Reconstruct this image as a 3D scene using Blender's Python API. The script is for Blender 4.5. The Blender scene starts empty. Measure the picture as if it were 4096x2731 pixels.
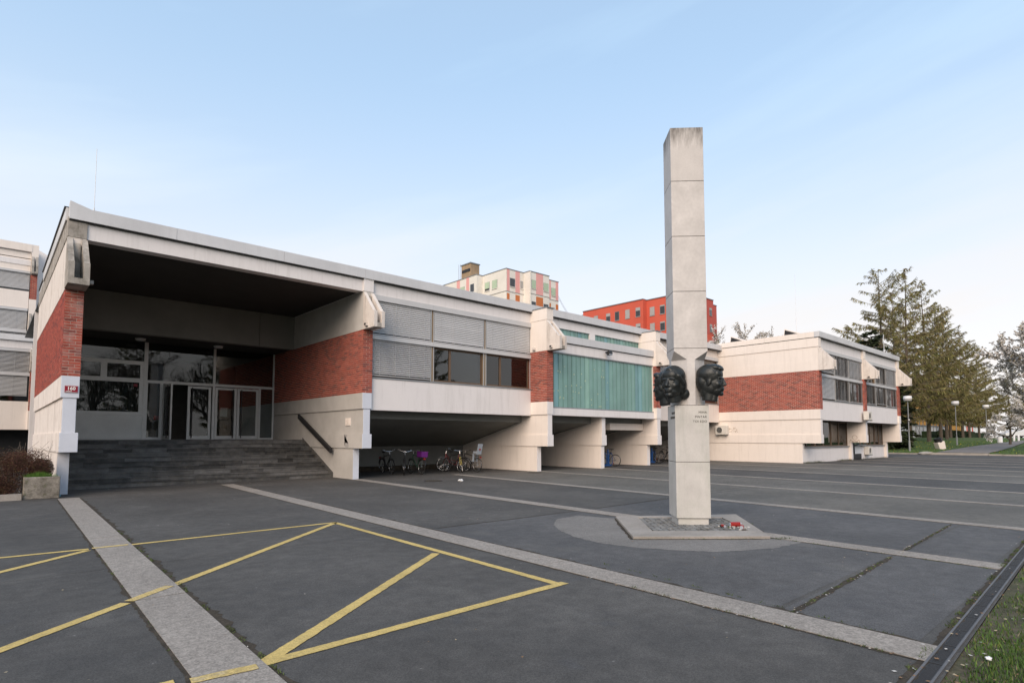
import bpy, bmesh, math, random
from math import sin, cos, pi, radians
from mathutils import Vector, Matrix
R = random.Random(7)
S = bpy.context.scene
COL = S.collection

# ------------------------------------------------------------------ camera
PITCH, YAW, FPX, CY, CAMZ = .063207, .737047, 2313.86, 1603.77, 1.6
cam = bpy.data.cameras.new('camera'); camo = bpy.data.objects.new('camera', cam); COL.objects.link(camo)
camo.location = (0, 0, CAMZ); camo.rotation_euler = (pi/2+PITCH, 0, -YAW)
cam.sensor_width = 36; cam.sensor_fit = 'HORIZONTAL'; cam.lens = 36*FPX/4096; cam.shift_y = (CY-1365.5)/4096
cam.clip_start = .05; cam.clip_end = 5000
S.camera = camo

# ------------------------------------------------------------------ sky, sun, exposure
SUN_EL, SUN_DIR = 32.0, (-.85, -.53)
W = bpy.data.worlds.new('World'); S.world = W; W.use_nodes = True
wn, wl = W.node_tree.nodes, W.node_tree.links
wn.clear()
def wnode(t, **k):
    n = wn.new(t)
    for a, b in k.items(): setattr(n, a, b)
    return n
sky = wnode('ShaderNodeTexSky', sky_type='NISHITA', sun_disc=False, sun_elevation=radians(SUN_EL),
            sun_rotation=math.atan2(*SUN_DIR) % (2*pi), altitude=300, air_density=1.0, dust_density=1.0, ozone_density=2.0)
tc = wnode('ShaderNodeTexCoord')
def wdot(v):
    n = wnode('ShaderNodeVectorMath', operation='DOT_PRODUCT'); n.inputs[1].default_value = v; wl.new(tc.outputs['Generated'], n.inputs[0]); return n.outputs['Value']
cmb = wnode('ShaderNodeCombineXYZ')
for k_, v_ in enumerate(((.74, -.67, 0), (.67, .74, 0), (-.74*.24*6.5, .67*.24*6.5, .97*6.5))): wl.new(wdot(v_), cmb.inputs[k_])
mp = wnode('ShaderNodeMapping'); mp.inputs['Location'].default_value = (2.3, 1.2, 5.15); wl.new(cmb.outputs[0], mp.inputs['Vector'])
cn = wnode('ShaderNodeTexNoise'); cn.inputs['Scale'].default_value = 1.3; cn.inputs['Detail'].default_value = 5; cn.inputs['Roughness'].default_value = .52
wl.new(mp.outputs[0], cn.inputs['Vector'])
cr = wnode('ShaderNodeMapRange'); cr.inputs['From Min'].default_value = .46; cr.inputs['From Max'].default_value = .80; cr.inputs['To Max'].default_value = .32
wl.new(cn.outputs['Fac'], cr.inputs['Value'])
sp = wnode('ShaderNodeSeparateXYZ'); wl.new(tc.outputs['Generated'], sp.inputs[0])
hz = wnode('ShaderNodeMapRange'); hz.interpolation_type = 'SMOOTHSTEP'
hz.inputs['From Min'].default_value = .02; hz.inputs['From Max'].default_value = .70; hz.inputs['To Min'].default_value = .96; hz.inputs['To Max'].default_value = .56
wl.new(sp.outputs['Z'], hz.inputs['Value'])
ad = wnode('ShaderNodeMath', operation='ADD', use_clamp=True); wl.new(cr.outputs[0], ad.inputs[0]); wl.new(hz.outputs[0], ad.inputs[1])
mxn = wnode('ShaderNodeMixRGB'); wl.new(ad.outputs[0], mxn.inputs['Fac'])
wl.new(sky.outputs[0], mxn.inputs['Color1']); 
vc = wnode('ShaderNodeMixRGB'); vc.inputs['Color1'].default_value = (2.5, 3.42, 4.35, 1); vc.inputs['Color2'].default_value = (4.08, 3.93, 3.88, 1)
vm = wnode('ShaderNodeMapRange'); vm.interpolation_type = 'SMOOTHSTEP'; vm.inputs['From Min'].default_value = .08; vm.inputs['From Max'].default_value = .58; vm.inputs['To Min'].default_value = 1; vm.inputs['To Max'].default_value = 0
wl.new(sp.outputs['Z'], vm.inputs['Value']); wl.new(vm.outputs[0], vc.inputs['Fac']); wl.new(vc.outputs[0], mxn.inputs['Color2'])
bg = wnode('ShaderNodeBackground'); bg.inputs['Strength'].default_value = .15
wl.new(mxn.outputs[0], bg.inputs['Color'])
wo = wnode('ShaderNodeOutputWorld'); wl.new(bg.outputs[0], wo.inputs['Surface'])
sl = bpy.data.lights.new('sun', 'SUN'); sl.energy = 2.05; sl.angle = radians(48); sl.color = (1, .80, .62)
so = bpy.data.objects.new('sun', sl); COL.objects.link(so)
sd = Vector((SUN_DIR[0]*cos(radians(SUN_EL)), SUN_DIR[1]*cos(radians(SUN_EL)), sin(radians(SUN_EL))))
so.rotation_euler = sd.to_track_quat('Z', 'Y').to_euler()
S.view_settings.view_transform = 'Standard'; S.view_settings.look = 'None'; S.view_settings.gamma = 1
S.view_settings.use_curve_mapping = False; S.view_settings.exposure = .72
S.render.engine = 'CYCLES'; S.cycles.use_denoising = True; S.cycles.max_bounces = 7; S.cycles.transparent_max_bounces = 12
S.cycles.sample_clamp_indirect = 8; S.cycles.caustics_reflective = False; S.cycles.caustics_refractive = False

# ------------------------------------------------------------------ materials
MATS = {}
def rgba(c): return (c[0], c[1], c[2], 1)
def mat(name, col, rough=.8, var=.10, scale=2.0, grain=.08, gscale=60, bump=.0, bscale=120, metal=0, spec=.35, streak=0, streakcol=(.16,.14,.11),
        attr=None, speck=None, rnd=0, coord='pos', dirt=0, dirtcol=(.2,.18,.14), dscale=1.2, top=None, spots=None):
    m = bpy.data.materials.new(name); m.use_nodes = True; MATS[name] = m
    N, L = m.node_tree.nodes, m.node_tree.links
    b = N['Principled BSDF']; b.inputs['Roughness'].default_value = rough; b.inputs['Metallic'].default_value = metal
    b.inputs['Specular IOR Level'].default_value = spec
    if coord == 'pos': g = N.new('ShaderNodeNewGeometry'); P = g.outputs['Position']
    else: g = N.new('ShaderNodeTexCoord'); P = g.outputs['Object']
    def noise(s, detail=3, vec=None, rough_=.55):
        n = N.new('ShaderNodeTexNoise'); n.inputs['Scale'].default_value = s; n.inputs['Detail'].default_value = detail; n.inputs['Roughness'].default_value = rough_
        L.new(vec or P, n.inputs['Vector']); return n.outputs['Fac']
    def mul(c, f, lo, hi, fmin=.3, fmax=.7):
        r = N.new('ShaderNodeMapRange'); r.inputs['From Min'].default_value = fmin; r.inputs['From Max'].default_value = fmax
        r.inputs['To Min'].default_value = lo; r.inputs['To Max'].default_value = hi; L.new(f, r.inputs['Value'])
        v = N.new('ShaderNodeVectorMath'); v.operation = 'SCALE'; L.new(c, v.inputs[0]); L.new(r.outputs[0], v.inputs['Scale']); return v.outputs[0]
    def mix(c, f, col2, fmin, fmax, amt):
        r = N.new('ShaderNodeMapRange'); r.inputs['From Min'].default_value = fmin; r.inputs['From Max'].default_value = fmax
        r.inputs['To Max'].default_value = amt; L.new(f, r.inputs['Value'])
        x = N.new('ShaderNodeMixRGB'); L.new(r.outputs[0], x.inputs['Fac']); L.new(c, x.inputs['Color1']); x.inputs['Color2'].default_value = rgba(col2); return x.outputs[0]
    if attr:
        a = N.new('ShaderNodeAttribute'); a.attribute_name = attr; c = a.outputs['Color']
    else:
        rg = N.new('ShaderNodeRGB'); rg.outputs[0].default_value = rgba(col); c = rg.outputs[0]
    if rnd:
        oi = N.new('ShaderNodeObjectInfo'); c = mul(c, oi.outputs['Random'], 1-rnd, 1+rnd, 0, 1)
    if var: c = mul(c, noise(scale, 4), 1-var, 1+var)
    if grain: c = mul(c, noise(gscale, 2), 1-grain, 1+grain)
    if dirt: c = mix(c, noise(dscale, 6, None, .65), dirtcol, .47, .71, dirt)
    if streak:
        mpn = N.new('ShaderNodeMapping'); mpn.inputs['Scale'].default_value = (3.2, 3.2, .30); L.new(P, mpn.inputs['Vector'])
        f1 = noise(1.6, 5, mpn.outputs[0], .7)
        c = mix(c, f1, streakcol, .50, .74, streak)
    if top:
        sx = N.new('ShaderNodeSeparateXYZ'); L.new(P, sx.inputs[0])
        mp2 = N.new('ShaderNodeMapping'); mp2.inputs['Scale'].default_value = (9, 9, 1.6); L.new(P, mp2.inputs['Vector'])
        tr_ = N.new('ShaderNodeMapRange'); tr_.inputs['From Min'].default_value = top[0]; tr_.inputs['From Max'].default_value = top[1]; L.new(sx.outputs['Z'], tr_.inputs['Value'])
        nn = noise(1.5, 5, mp2.outputs[0], .7); pm_ = N.new('ShaderNodeMath'); pm_.operation = 'MULTIPLY'; L.new(tr_.outputs[0], pm_.inputs[0]); L.new(nn, pm_.inputs[1])
        c = mix(c, pm_.outputs[0], (.09,.08,.07), .22, .55, top[2])
    if spots:
        for sc_, thr, amt, col_ in spots: c = mix(c, noise(sc_, 2), col_, thr, thr+.06, amt)
    if speck:
        v = N.new('ShaderNodeTexVoronoi'); v.inputs['Scale'].default_value = speck[0]; L.new(P, v.inputs['Vector'])
        wnn = N.new('ShaderNodeTexWhiteNoise'); L.new(v.outputs['Color'], wnn.inputs['Vector'])
        c = mul(c, wnn.outputs['Value'], 1-speck[1], 1+speck[1], 0, 1)
    L.new(c, b.inputs['Base Color'])
    if bump:
        bn = N.new('ShaderNodeBump'); bn.inputs['Strength'].default_value = bump; bn.inputs['Distance'].default_value = .01
        L.new(noise(bscale, 3), bn.inputs['Height']); L.new(bn.outputs[0], b.inputs['Normal'])
    return m
def glass(name, tint, rough=.0, boost=1.0, base=None):
    m = bpy.data.materials.new(name); m.use_nodes = True; MATS[name] = m
    N, L = m.node_tree.nodes, m.node_tree.links; N.clear()
    o = N.new('ShaderNodeOutputMaterial'); t = N.new('ShaderNodeBsdfTransparent'); t.inputs[0].default_value = rgba(tint)
    g = N.new('ShaderNodeBsdfGlossy'); g.inputs['Roughness'].default_value = rough
    fr = N.new('ShaderNodeFresnel'); fr.inputs['IOR'].default_value = 1.55
    mm = N.new('ShaderNodeMath'); mm.operation = 'MULTIPLY'; mm.use_clamp = True; mm.inputs[1].default_value = boost; L.new(fr.outputs[0], mm.inputs[0])
    x = N.new('ShaderNodeMixShader'); L.new(mm.outputs[0], x.inputs[0]); L.new(t.outputs[0], x.inputs[1]); L.new(g.outputs[0], x.inputs[2])
    L.new(x.outputs[0], o.inputs[0]); return m

mat('white_plaster', (.76,.725,.715), .85, .035, .5, .02, 40, .08, 60, streak=.15, dirt=.12, dscale=.5)
mat('cream_glow_plaster', (.80,.725,.665), .85, .035, .5, .02, 40, .08, 60, streak=.12, dirt=.12, dscale=.5)  # plaster in cream, with the sunset glow on left-facing walls mixed into its colour
mat('end_paint', (.60,.63,.70), .7, .05, 1.2, .03, 40, .1, 60, dirt=.12, dscale=1.6, dirtcol=(.72,.72,.74))
mat('portico_plaster', (.50,.48,.455), .88, .10, .9, .04, 40, .12, 60, dirt=.25, dscale=.6, dirtcol=(.26,.24,.21))
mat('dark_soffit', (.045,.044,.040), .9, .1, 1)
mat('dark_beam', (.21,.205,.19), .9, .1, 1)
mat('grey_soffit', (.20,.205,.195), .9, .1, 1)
mat('weathered_concrete', (.36,.33,.295), .95, .25, 2.2, .10, 50, .5, 30, streak=.6, streakcol=(.11,.10,.085), dirt=.8, dscale=3.5, dirtcol=(.14,.125,.10))
mat('mossy_concrete', (.25,.225,.19), .97, .3, 4, .2, 40, .9, 22, dirt=.8, dscale=7, dirtcol=(.09,.08,.06), spots=[(9, .60, .5, (.10,.105,.05))])
mat('stained_plaster', (.72,.66,.61), .92, .1, 2.2, .06, 50, .2, 40, streak=.55, streakcol=(.2,.16,.13), dirt=.45, dscale=2.2, dirtcol=(.30,.25,.21))
mat('parapet_metal', (.60,.595,.60), .5, .10, .5, .03, 30, metal=.15, spec=.5, streak=.10)
mat('blind_metal', (.54,.54,.545), .5, .04, 1, .02, 20)
mat('aluminium', (.50,.50,.50), .4, .05, 2, metal=.5)
mat('door_aluminium', (.68,.68,.66), .45, .05, 2, metal=.2)
mat('brown_frame', (.13,.085,.055), .55, .1, 3)
mat('tan_mullion', (.27,.20,.13), .6, .1, 3)
mat('dark_steel', (.022,.021,.022), .5, .05, 3)
mat('mortar', (.62,.52,.44), .95, .10, 3, .12, 70)
mat('brick', (.3,.08,.06), .9, .08, 3, .08, 45, .35, 90, attr='bc')
mat('brick_pier', (.3,.08,.06), .9, .12, 6, .14, 45, .35, 90, attr='bc', dirt=.5, dscale=2.6, dirtcol=(.46,.36,.34))
mat('step_stone', (.085,.083,.08), .75, .35, 3.0, .15, 30, .3, 40, rnd=.6, dirt=.35, dscale=5, dirtcol=(.19,.17,.14))
SPOT = [(2.3, .64, .40, (.055,.056,.06)), (.9, .62, .30, (.12,.115,.105)), (11, .735, .55, (.26,.25,.24)), (26, .74, .5, (.055,.055,.055))]
for nm_, cc, dc in (('asphalt', (.080,.076,.071), (.052,.051,.050)), ('asphalt_blue', (.090,.088,.088), (.062,.063,.066)), ('asphalt_olive', (.120,.112,.098), (.090,.086,.077)), ('asphalt_dark', (.070,.067,.063), (.046,.046,.046))):
    mat(nm_, cc, .82, .22, .45, .16, 5.5, .35, 160, spec=.35, speck=(120,.30), dirt=.65, dscale=.55, dirtcol=dc, spots=SPOT)
mat('asphalt_pale', (.185,.175,.164), .8, .12, 1.2, .1, 12, .4, 160, spec=.2, speck=(150,.3))
mat('strip_concrete', (.268,.242,.215), .93, .10, 1.0, .14, 14, .4, 90, speck=(75,.24), dirt=.25, dscale=1.5, dirtcol=(.17,.16,.145))
mat('kerb_concrete', (.33,.30,.265), .93, .15, 1.5, .1, 30, .3, 60, dirt=.4, dscale=1.2)
mat('frame_concrete', (.295,.27,.245), .92, .14, 1.6, .08, 30, .2, 80, dirt=.35, dscale=2)
mat('soil', (.045,.036,.026), .98, .4, 8, .3, 60, .6, 50)
mat('yellow_paint', (.53,.395,.14), .8, .12, 2, .14, 40, .25, 150, speck=(140,.18), dirt=.40, dscale=6, dirtcol=(.24,.20,.10))
mat('worn_yellow', (.48,.36,.14), .85, .12, 2, .14, 40, .3, 110, speck=(90,.25), dirt=.75, dscale=9, dirtcol=(.38,.34,.27))
mat('cobble', (.17,.17,.165), .9, .15, 5, .1, 60, .4, 60, rnd=.3)
mat('marble', (.535,.51,.495), .55, .10, 2.5, .05, 18, .10, 60, dirt=.45, dscale=2.4, dirtcol=(.40,.385,.37), streak=.04, streakcol=(.30,.28,.25))
mat('marble_stained', (.50,.485,.462), .6, .1, 2.5, .03, 40, .06, 60, dirt=.4, dscale=2.2, dirtcol=(.38,.39,.34), streak=.28, streakcol=(.22,.24,.2))
mat('marble_top', (.525,.50,.485), .6, .08, 2.5, .03, 40, .06, 60, dirt=.32, dscale=1.8, dirtcol=(.42,.40,.38), streak=.12, streakcol=(.2,.19,.17), top=(6.75, 7.44, .9))
mat('bronze', (.020,.023,.023), .42, .25, 6, .12, 40, .25, 45, metal=.35, spec=.6, coord='obj')
mat('rubber', (.018,.018,.018), .85, 0, 1, 0)
mat('chrome', (.55,.55,.56), .25, 0, 1, 0, metal=.9)
mat('black_paint', (.02,.02,.022), .4, 0, 1, 0)
mat('red_paint', (.22,.015,.02), .35, 0, 1, 0)
mat('green_paint', (.02,.06,.04), .35, 0, 1, 0)
mat('silver_paint', (.45,.45,.46), .35, 0, 1, 0, metal=.5)
mat('yellow_gloss', (.55,.42,.04), .4, 0, 1, 0)
mat('purple_plastic', (.11,.012,.15), .5, 0, 1, 0)
mat('grey_plastic', (.33,.37,.42), .5, 0, 1, 0)
mat('red_plastic', (.27,.018,.014), .4, 0, 1, 0)
mat('orange_plastic', (.6,.14,.02), .4, 0, 1, 0)
mat('blue_paint', (.02,.09,.28), .5, .1, 4)
mat('blue_sign', (.13,.33,.43), .5, .05, 4)
mat('sign_red', (.27,.012,.03), .4, .05, 4)
mat('sign_white', (.78,.75,.72), .5, 0, 1, 0)
mat('white_panel', (.84,.85,.82), .6, .04, 2, dirt=.1)
mat('curtain', (.10,.115,.115), .95, .3, 9)
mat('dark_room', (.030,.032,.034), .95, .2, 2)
mat('ac_white', (.66,.63,.58), .6, .05, 4, dirt=.2, dscale=4)
mat('lamp_white', (.72,.72,.74), .5, .04, 3)
mat('galvanised', (.26,.27,.28), .55, .1, 5, metal=.2)
mat('channel_steel', (.11,.11,.115), .6, .15, 5, .1, 40)
mat('u_glass', (.22,.37,.345), .28, .12, 1.1, .04, 25, spec=.6, attr='bc', streak=.12, streakcol=(.42,.54,.52))
mat('grass_ground', (.055,.095,.022), .95, .4, .9, .35, 18, .6, 20, dirt=.5, dscale=.5, dirtcol=(.10,.105,.03))
mat('near_soil', (.085,.072,.046), .97, .35, 3, .3, 25, .8, 30, dirt=.8, dscale=1.2, dirtcol=(.03,.05,.012))
mat('grass_blade', (.07,.13,.025), .8, .35, 1.6, 0, attr='bc')
mat('shrub_leaf', (.07,.03,.02), .9, .4, 3, 0, attr='bc')
mat('bark', (.10,.08,.062), .95, .3, 6, .2, 30, .6, 20)
mat('larch_needle', (.10,.095,.03), .9, .25, .5, 0, attr='bc')
mat('blossom', (.74,.71,.68), .85, .08, .7, 0, attr='bc')
mat('path_asphalt', (.185,.17,.162), .93, .1, .5, .08, 12)
mat('tower_cream', (.74,.70,.64), .85, .05, .2, dirt=.1)
mat('tower_pink', (.72,.36,.34), .85, .05, .3)
mat('tower_orange', (.52,.17,.06), .85, .1, .6)
mat('tower_brown', (.34,.24,.15), .9, .2, .8, streak=.5)
mat('roller_green', (.42,.52,.38), .8, .05, 1)
mat('roller_grey', (.36,.35,.34), .8, .05, 1)
mat('red_render', (.56,.105,.065), .85, .06, .25, .03, 8)
mat('red_render_dark', (.47,.095,.075), .85, .06, .25, .03, 8)
mat('slate_trim', (.20,.22,.24), .7, .05, 1)
mat('orange_wall', (.62,.33,.085), .9, .08, .3)
mat('white_wall', (.70,.70,.70), .9, .08, .3, dirt=.2)
mat('hedge', (.02,.035,.012), .95, .4, 3)
mat('car_paint', (.62,.63,.65), .3, 0, 1, 0)
mat('litter_mix', (.4,.36,.3), .9, 0, 1, 0, attr='bc')
mat('paper', (.75,.75,.74), .8, .05, 9)
mat('pvc_panel', (.70,.71,.72), .5, .03, 1)
glass('clear_glass', (.72,.76,.76), 0, 1.0)
glass('dark_glass', (.30,.33,.34), 0.01, 1.9)
glass('far_glass', (.14,.16,.18), 0.05, 2.0)

# ------------------------------------------------------------------ mesh helpers
class MB:
    def __init__(s): s.v = []; s.f = []; s.c = []
    def add(s, vs, fs, col=None):
        o = len(s.v); s.v += [tuple(p) for p in vs]; s.f += [tuple(i+o for i in f) for f in fs]
        s.c += [col or (1, 1, 1)]*len(vs); return s
    def box(s, x0, x1, y0, y1, z0, z1, col=None):
        if x0 > x1: x0, x1 = x1, x0
        if y0 > y1: y0, y1 = y1, y0
        if z0 > z1: z0, z1 = z1, z0
        return s.add([(x0,y0,z0),(x1,y0,z0),(x1,y1,z0),(x0,y1,z0),(x0,y0,z1),(x1,y0,z1),(x1,y1,z1),(x0,y1,z1)],
                     [(0,3,2,1),(4,5,6,7),(0,1,5,4),(1,2,6,5),(2,3,7,6),(3,0,4,7)], col)
    def obox(s, c, ax, ay, az, col=None):          # oriented box: centre and three half axes
        c, ax, ay, az = Vector(c), Vector(ax), Vector(ay), Vector(az); vs = []
        for k in (-1, 1):
            for a, b in ((-1,-1),(1,-1),(1,1),(-1,1)): vs.append(c+ax*a+ay*b+az*k)
        return s.add(vs, [(0,3,2,1),(4,5,6,7),(0,1,5,4),(1,2,6,5),(2,3,7,6),(3,0,4,7)], col)
    def prism(s, poly, axis, a0, a1, col=None):    # poly in the two other axes (order x,y,z without axis)
        n = len(poly); vs = []
        for a in (a0, a1):
            for p in poly:
                q = list(p); q.insert(axis, a); vs.append(q)
        fs = [tuple(range(n)), tuple(range(2*n-1, n-1, -1))] + [(i, i+n, (i+1) % n+n, (i+1) % n) for i in range(n)]
        return s.add(vs, fs, col)
    def tube(s, p0, p1, r0, r1=None, n=6, col=None, cap=True):
        p0, p1 = Vector(p0), Vector(p1); r1 = r0 if r1 is None else r1; d = p1-p0
        if d.length < 1e-6: return s
        d.normalize(); u = d.orthogonal().normalized(); w = d.cross(u)
        vs = [p+(u*cos(2*pi*i/n)+w*sin(2*pi*i/n))*r for p, r in ((p0, r0), (p1, r1)) for i in range(n)]
        fs = [(i, (i+1) % n, (i+1) % n+n, i+n) for i in range(n)]
        if cap: fs += [tuple(range(n-1, -1, -1)), tuple(range(n, 2*n))]
        return s.add(vs, fs, col)
    def path(s, pts, r, n=6, col=None):
        for a, b in zip(pts, pts[1:]): s.tube(a, b, r, r, n, col)
        return s
    def ring(s, c, axis, rad, r, n=24, m=6, col=None):
        c, axis = Vector(c), Vector(axis).normalized(); u = axis.orthogonal().normalized(); w = axis.cross(u); vs = []; fs = []
        for i in range(n):
            d = u*cos(2*pi*i/n)+w*sin(2*pi*i/n)
            for j in range(m): vs.append(c+d*(rad+r*cos(2*pi*j/m))+axis*r*sin(2*pi*j/m))
        for i in range(n):
            for j in range(m): fs.append((i*m+j, ((i+1) % n)*m+j, ((i+1) % n)*m+(j+1) % m, i*m+(j+1) % m))
        return s.add(vs, fs, col)
    def ball(s, c, r, n=8, m=6, col=None):
        rx, ry, rz = (r, r, r) if not hasattr(r, '__len__') else r; vs = [(c[0], c[1], c[2]-rz)]; fs = []
        for j in range(1, m):
            t = pi*j/m
            for i in range(n): vs.append((c[0]+rx*sin(t)*cos(2*pi*i/n), c[1]+ry*sin(t)*sin(2*pi*i/n), c[2]-rz*cos(t)))
        vs.append((c[0], c[1], c[2]+rz)); e = len(vs)-1
        for i in range(n):
            fs.append((0, 1+(i+1) % n, 1+i)); fs.append((e, e-n+i, e-n+(i+1) % n))
            for j in range(m-2): a = 1+j*n; fs.append((a+i, a+(i+1) % n, a+n+(i+1) % n, a+n+i))
        return s.add(vs, fs, col)
    def mesh(s, name, m, colors=False, smooth=False):
        me = bpy.data.meshes.new(name); me.from_pydata(s.v, [], s.f)
        if m: me.materials.append(MATS[m])
        if colors:
            a = me.color_attributes.new('bc', 'FLOAT_COLOR', 'POINT')
            a.data.foreach_set('color', [x for c in s.c for x in (c[0], c[1], c[2], 1)])
        if smooth: me.polygons.foreach_set('use_smooth', [True]*len(me.polygons))
        me.update(); return me
    def build(s, name, m, parent=None, colors=False, smooth=False, bevel=0):
        o = link(name, s.mesh(name, m, colors, smooth), parent)
        if bevel:
            b = o.modifiers.new('bevel', 'BEVEL'); b.width = bevel; b.segments = 2; b.limit_method = 'ANGLE'
        return o
def link(name, data, parent=None):
    o = bpy.data.objects.new(name, data); COL.objects.link(o)
    if parent is not None:
        o.parent = parent
        if parent.type == 'EMPTY' and parent.parent is None: o.location = -parent.location
    return o
def tag(o, label, cat, group=None):
    o['label'] = label; o['category'] = cat
    if group: o['group'] = group
    return o
def thing(name, label, cat, loc=(0, 0, 0), group=None):
    o = bpy.data.objects.new(name, None); COL.objects.link(o); o.location = loc; o.empty_display_size = .2
    return tag(o, label, cat, group)
def structure(o): o['kind'] = 'structure'; return o
def stuff(o): o['kind'] = 'stuff'; return o
def place(o, loc, rz=0, sc=1):
    o.location = loc; o.rotation_euler = (0, 0, rz); o.scale = (sc, sc, sc); return o
def copy_tree(o, parent=None):
    c = o.copy(); COL.objects.link(c); c.parent = parent
    for ch in o.children: copy_tree(ch, c)
    return c
FWD = Vector((sin(YAW)*cos(PITCH), cos(YAW)*cos(PITCH), sin(PITCH)))

# ------------------------------------------------------------------ bricks
BR = {}                                            # thing -> list of bricks
def brick_colour():
    t = R.random()
    if t < .06: c = (.20, .055, .045)
    elif t < .20: c = (.30, .068, .05)
    elif t < .88: c = (.345, .078, .054)
    else: c = (.42, .105, .07)
    k = R.uniform(.88, 1.12); return tuple(x*k for x in c)
BCOL = [brick_colour() for _ in range(14)]
def bricks(root, axis, fixed, sgn, u0, u1, z0, z1, courses=30, ln=.262, pier=False, m='brick'):
    """a field of bricks: axis is the wall's normal axis, fixed its plane, sgn the side it faces"""
    ch = (z1-z0)/courses; j = .015
    for k in range(courses):
        za, zb = z0+k*ch+j/2, z0+(k+1)*ch-j/2
        if pier:
            w = u1-u0; cuts = [u0, u0+w*(.66 if k % 2 else .34), u1]
        else:
            cuts = [u0]; u = u0+(ln/2 if k % 2 else ln)
            while u < u1-.06: cuts.append(u); u += ln
            cuts.append(u1)
        for a, b in zip(cuts, cuts[1:]):
            a2 = a+(j/2 if a > u0 else 0); b2 = b-(j/2 if b < u1 else 0)
            BR.setdefault(root, []).append((axis, fixed, sgn, a2, b2, za, zb, R.randrange(len(BCOL)), R.uniform(-.0025, .0025), m))
def brick_geo(b):
    axis, fixed, sgn, a, c, za, zb, ci, pr, m = b
    p = (.009+pr)*sgn; lo, hi = sorted((fixed-.012*sgn, fixed+p))
    return (lo, hi, a, c, za, zb) if axis == 0 else (a, c, lo, hi, za, zb)
def finish_bricks(root, singles=300):
    bl = BR.pop(root); sc = []
    for b in bl:
        x0, x1, y0, y1, z0, z1 = brick_geo(b); c = Vector(((x0+x1)/2, (y0+y1)/2, (z0+z1)/2))
        d = c-Vector((0, 0, CAMZ)); dep = max(d.dot(FWD), 1); n = Vector((b[2], 0, 0)) if b[0] == 0 else Vector((0, b[2], 0))
        f = -d.normalized().dot(n); sc.append(((b[4]-b[3])*(b[6]-b[5])*max(f, 0)/dep/dep, b))
    sc.sort(key=lambda t: -t[0]); cache = {}; rest = {}
    for i, (_, b) in enumerate(sc):
        x0, x1, y0, y1, z0, z1 = brick_geo(b)
        if i < singles:
            dx, dy, dz = round(x1-x0, 3), round(y1-y0, 3), round(z1-z0, 4); key = (dx, dy, dz, b[7], b[9])
            if key not in cache:
                cache[key] = MB().box(-dx/2, dx/2, -dy/2, dy/2, -dz/2, dz/2, BCOL[b[7]]).mesh('brick', b[9], True)
            o = link('brick', cache[key], root); o.location = Vector(((x0+x1)/2, (y0+y1)/2, (z0+z1)/2))-root.location
        else: rest.setdefault(b[9], MB()).box(x0, x1, y0, y1, z0, z1, BCOL[b[7]])
    for m, r in rest.items(): stuff(r.build('brickwork', m, root, True))

# ================================================================== THE GROUND
def sheet(name, poly, z, m, top=True):
    o = MB().add([(x, y, z) for x, y in poly], [tuple(range(len(poly)))]).build(name, m); return structure(o)
structure(MB().add([(-1500,-1500,-.06),(2500,-1500,-.06),(2500,2500,-.06),(-1500,2500,-.06)], [(0,1,2,3)]).build('ground', 'grass_ground'))
sheet('forecourt', [(-60,.6),(4,.98),(20,1.48),(67,3.0),(67,40),(37.9,60),(-60,60)], 0, 'asphalt')
def lerp(a, b, t): return a+(b-a)*t
# concrete strips: left and right edges measured at their two ends
STRIPS = [((1.46,19.3),(1.0,1.0),.45), ((6.0,21.4),(5.05,1.15),.42), ((10.45,20.6),(9.2,1.3),.40), ((15.1,20.5),(13.35,1.5),.34),
          ((19.75,21),(17.95,1.8),.29), ((24.2,20.5),(22.1,2.2),.29), ((28.9,20.5),(26.9,2.6),.29), ((33.6,19.5),(31.4,3.0),.29), ((37.9,14),(36.2,3),.29), ((42.5,14),(41,3.2),.29), ((47,14),(45.8,3.4),.29), ((51.5,14),(50.5,3.5),.29), ((56.0,14.5),(55.2,3.5),.29)]
for i, ((xa, ya), (xb, yb), w) in enumerate(STRIPS):
    L = math.hypot(xa-xb, ya-yb); root = structure(bpy.data.objects.new('paving_strip', None)); COL.objects.link(root)
    n = max(2, round(L/4.2)); off = .24 if i == 0 else .5
    for k in range(n):
        t0 = max(0, (k-off+.5)/n); t1 = min(1, (k+1-off+.5)/n)
        if k == n-1: t1 = 1
        if k == 0: t0 = 0
        g = .008/L
        x0, y0, x1, y1 = lerp(xb, xa, t0+g), lerp(yb, ya, t0+g), lerp(xb, xa, t1-g), lerp(yb, ya, t1-g)
        if i == 2 and k: pass
        dz = R.uniform(0, .003)
        MB().add([(x0,y0,-.05),(x0+w,y0,-.05),(x1+w,y1,-.05),(x1,y1,-.05),(x0,y0,.008+dz),(x0+w,y0,.008+dz),(x1+w,y1,.008+dz),(x1,y1,.008+dz)],
                 [(4,5,6,7),(0,1,5,4),(1,2,6,5),(2,3,7,6),(3,0,4,7)]).build('paving_slab', 'strip_concrete', root)
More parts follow.
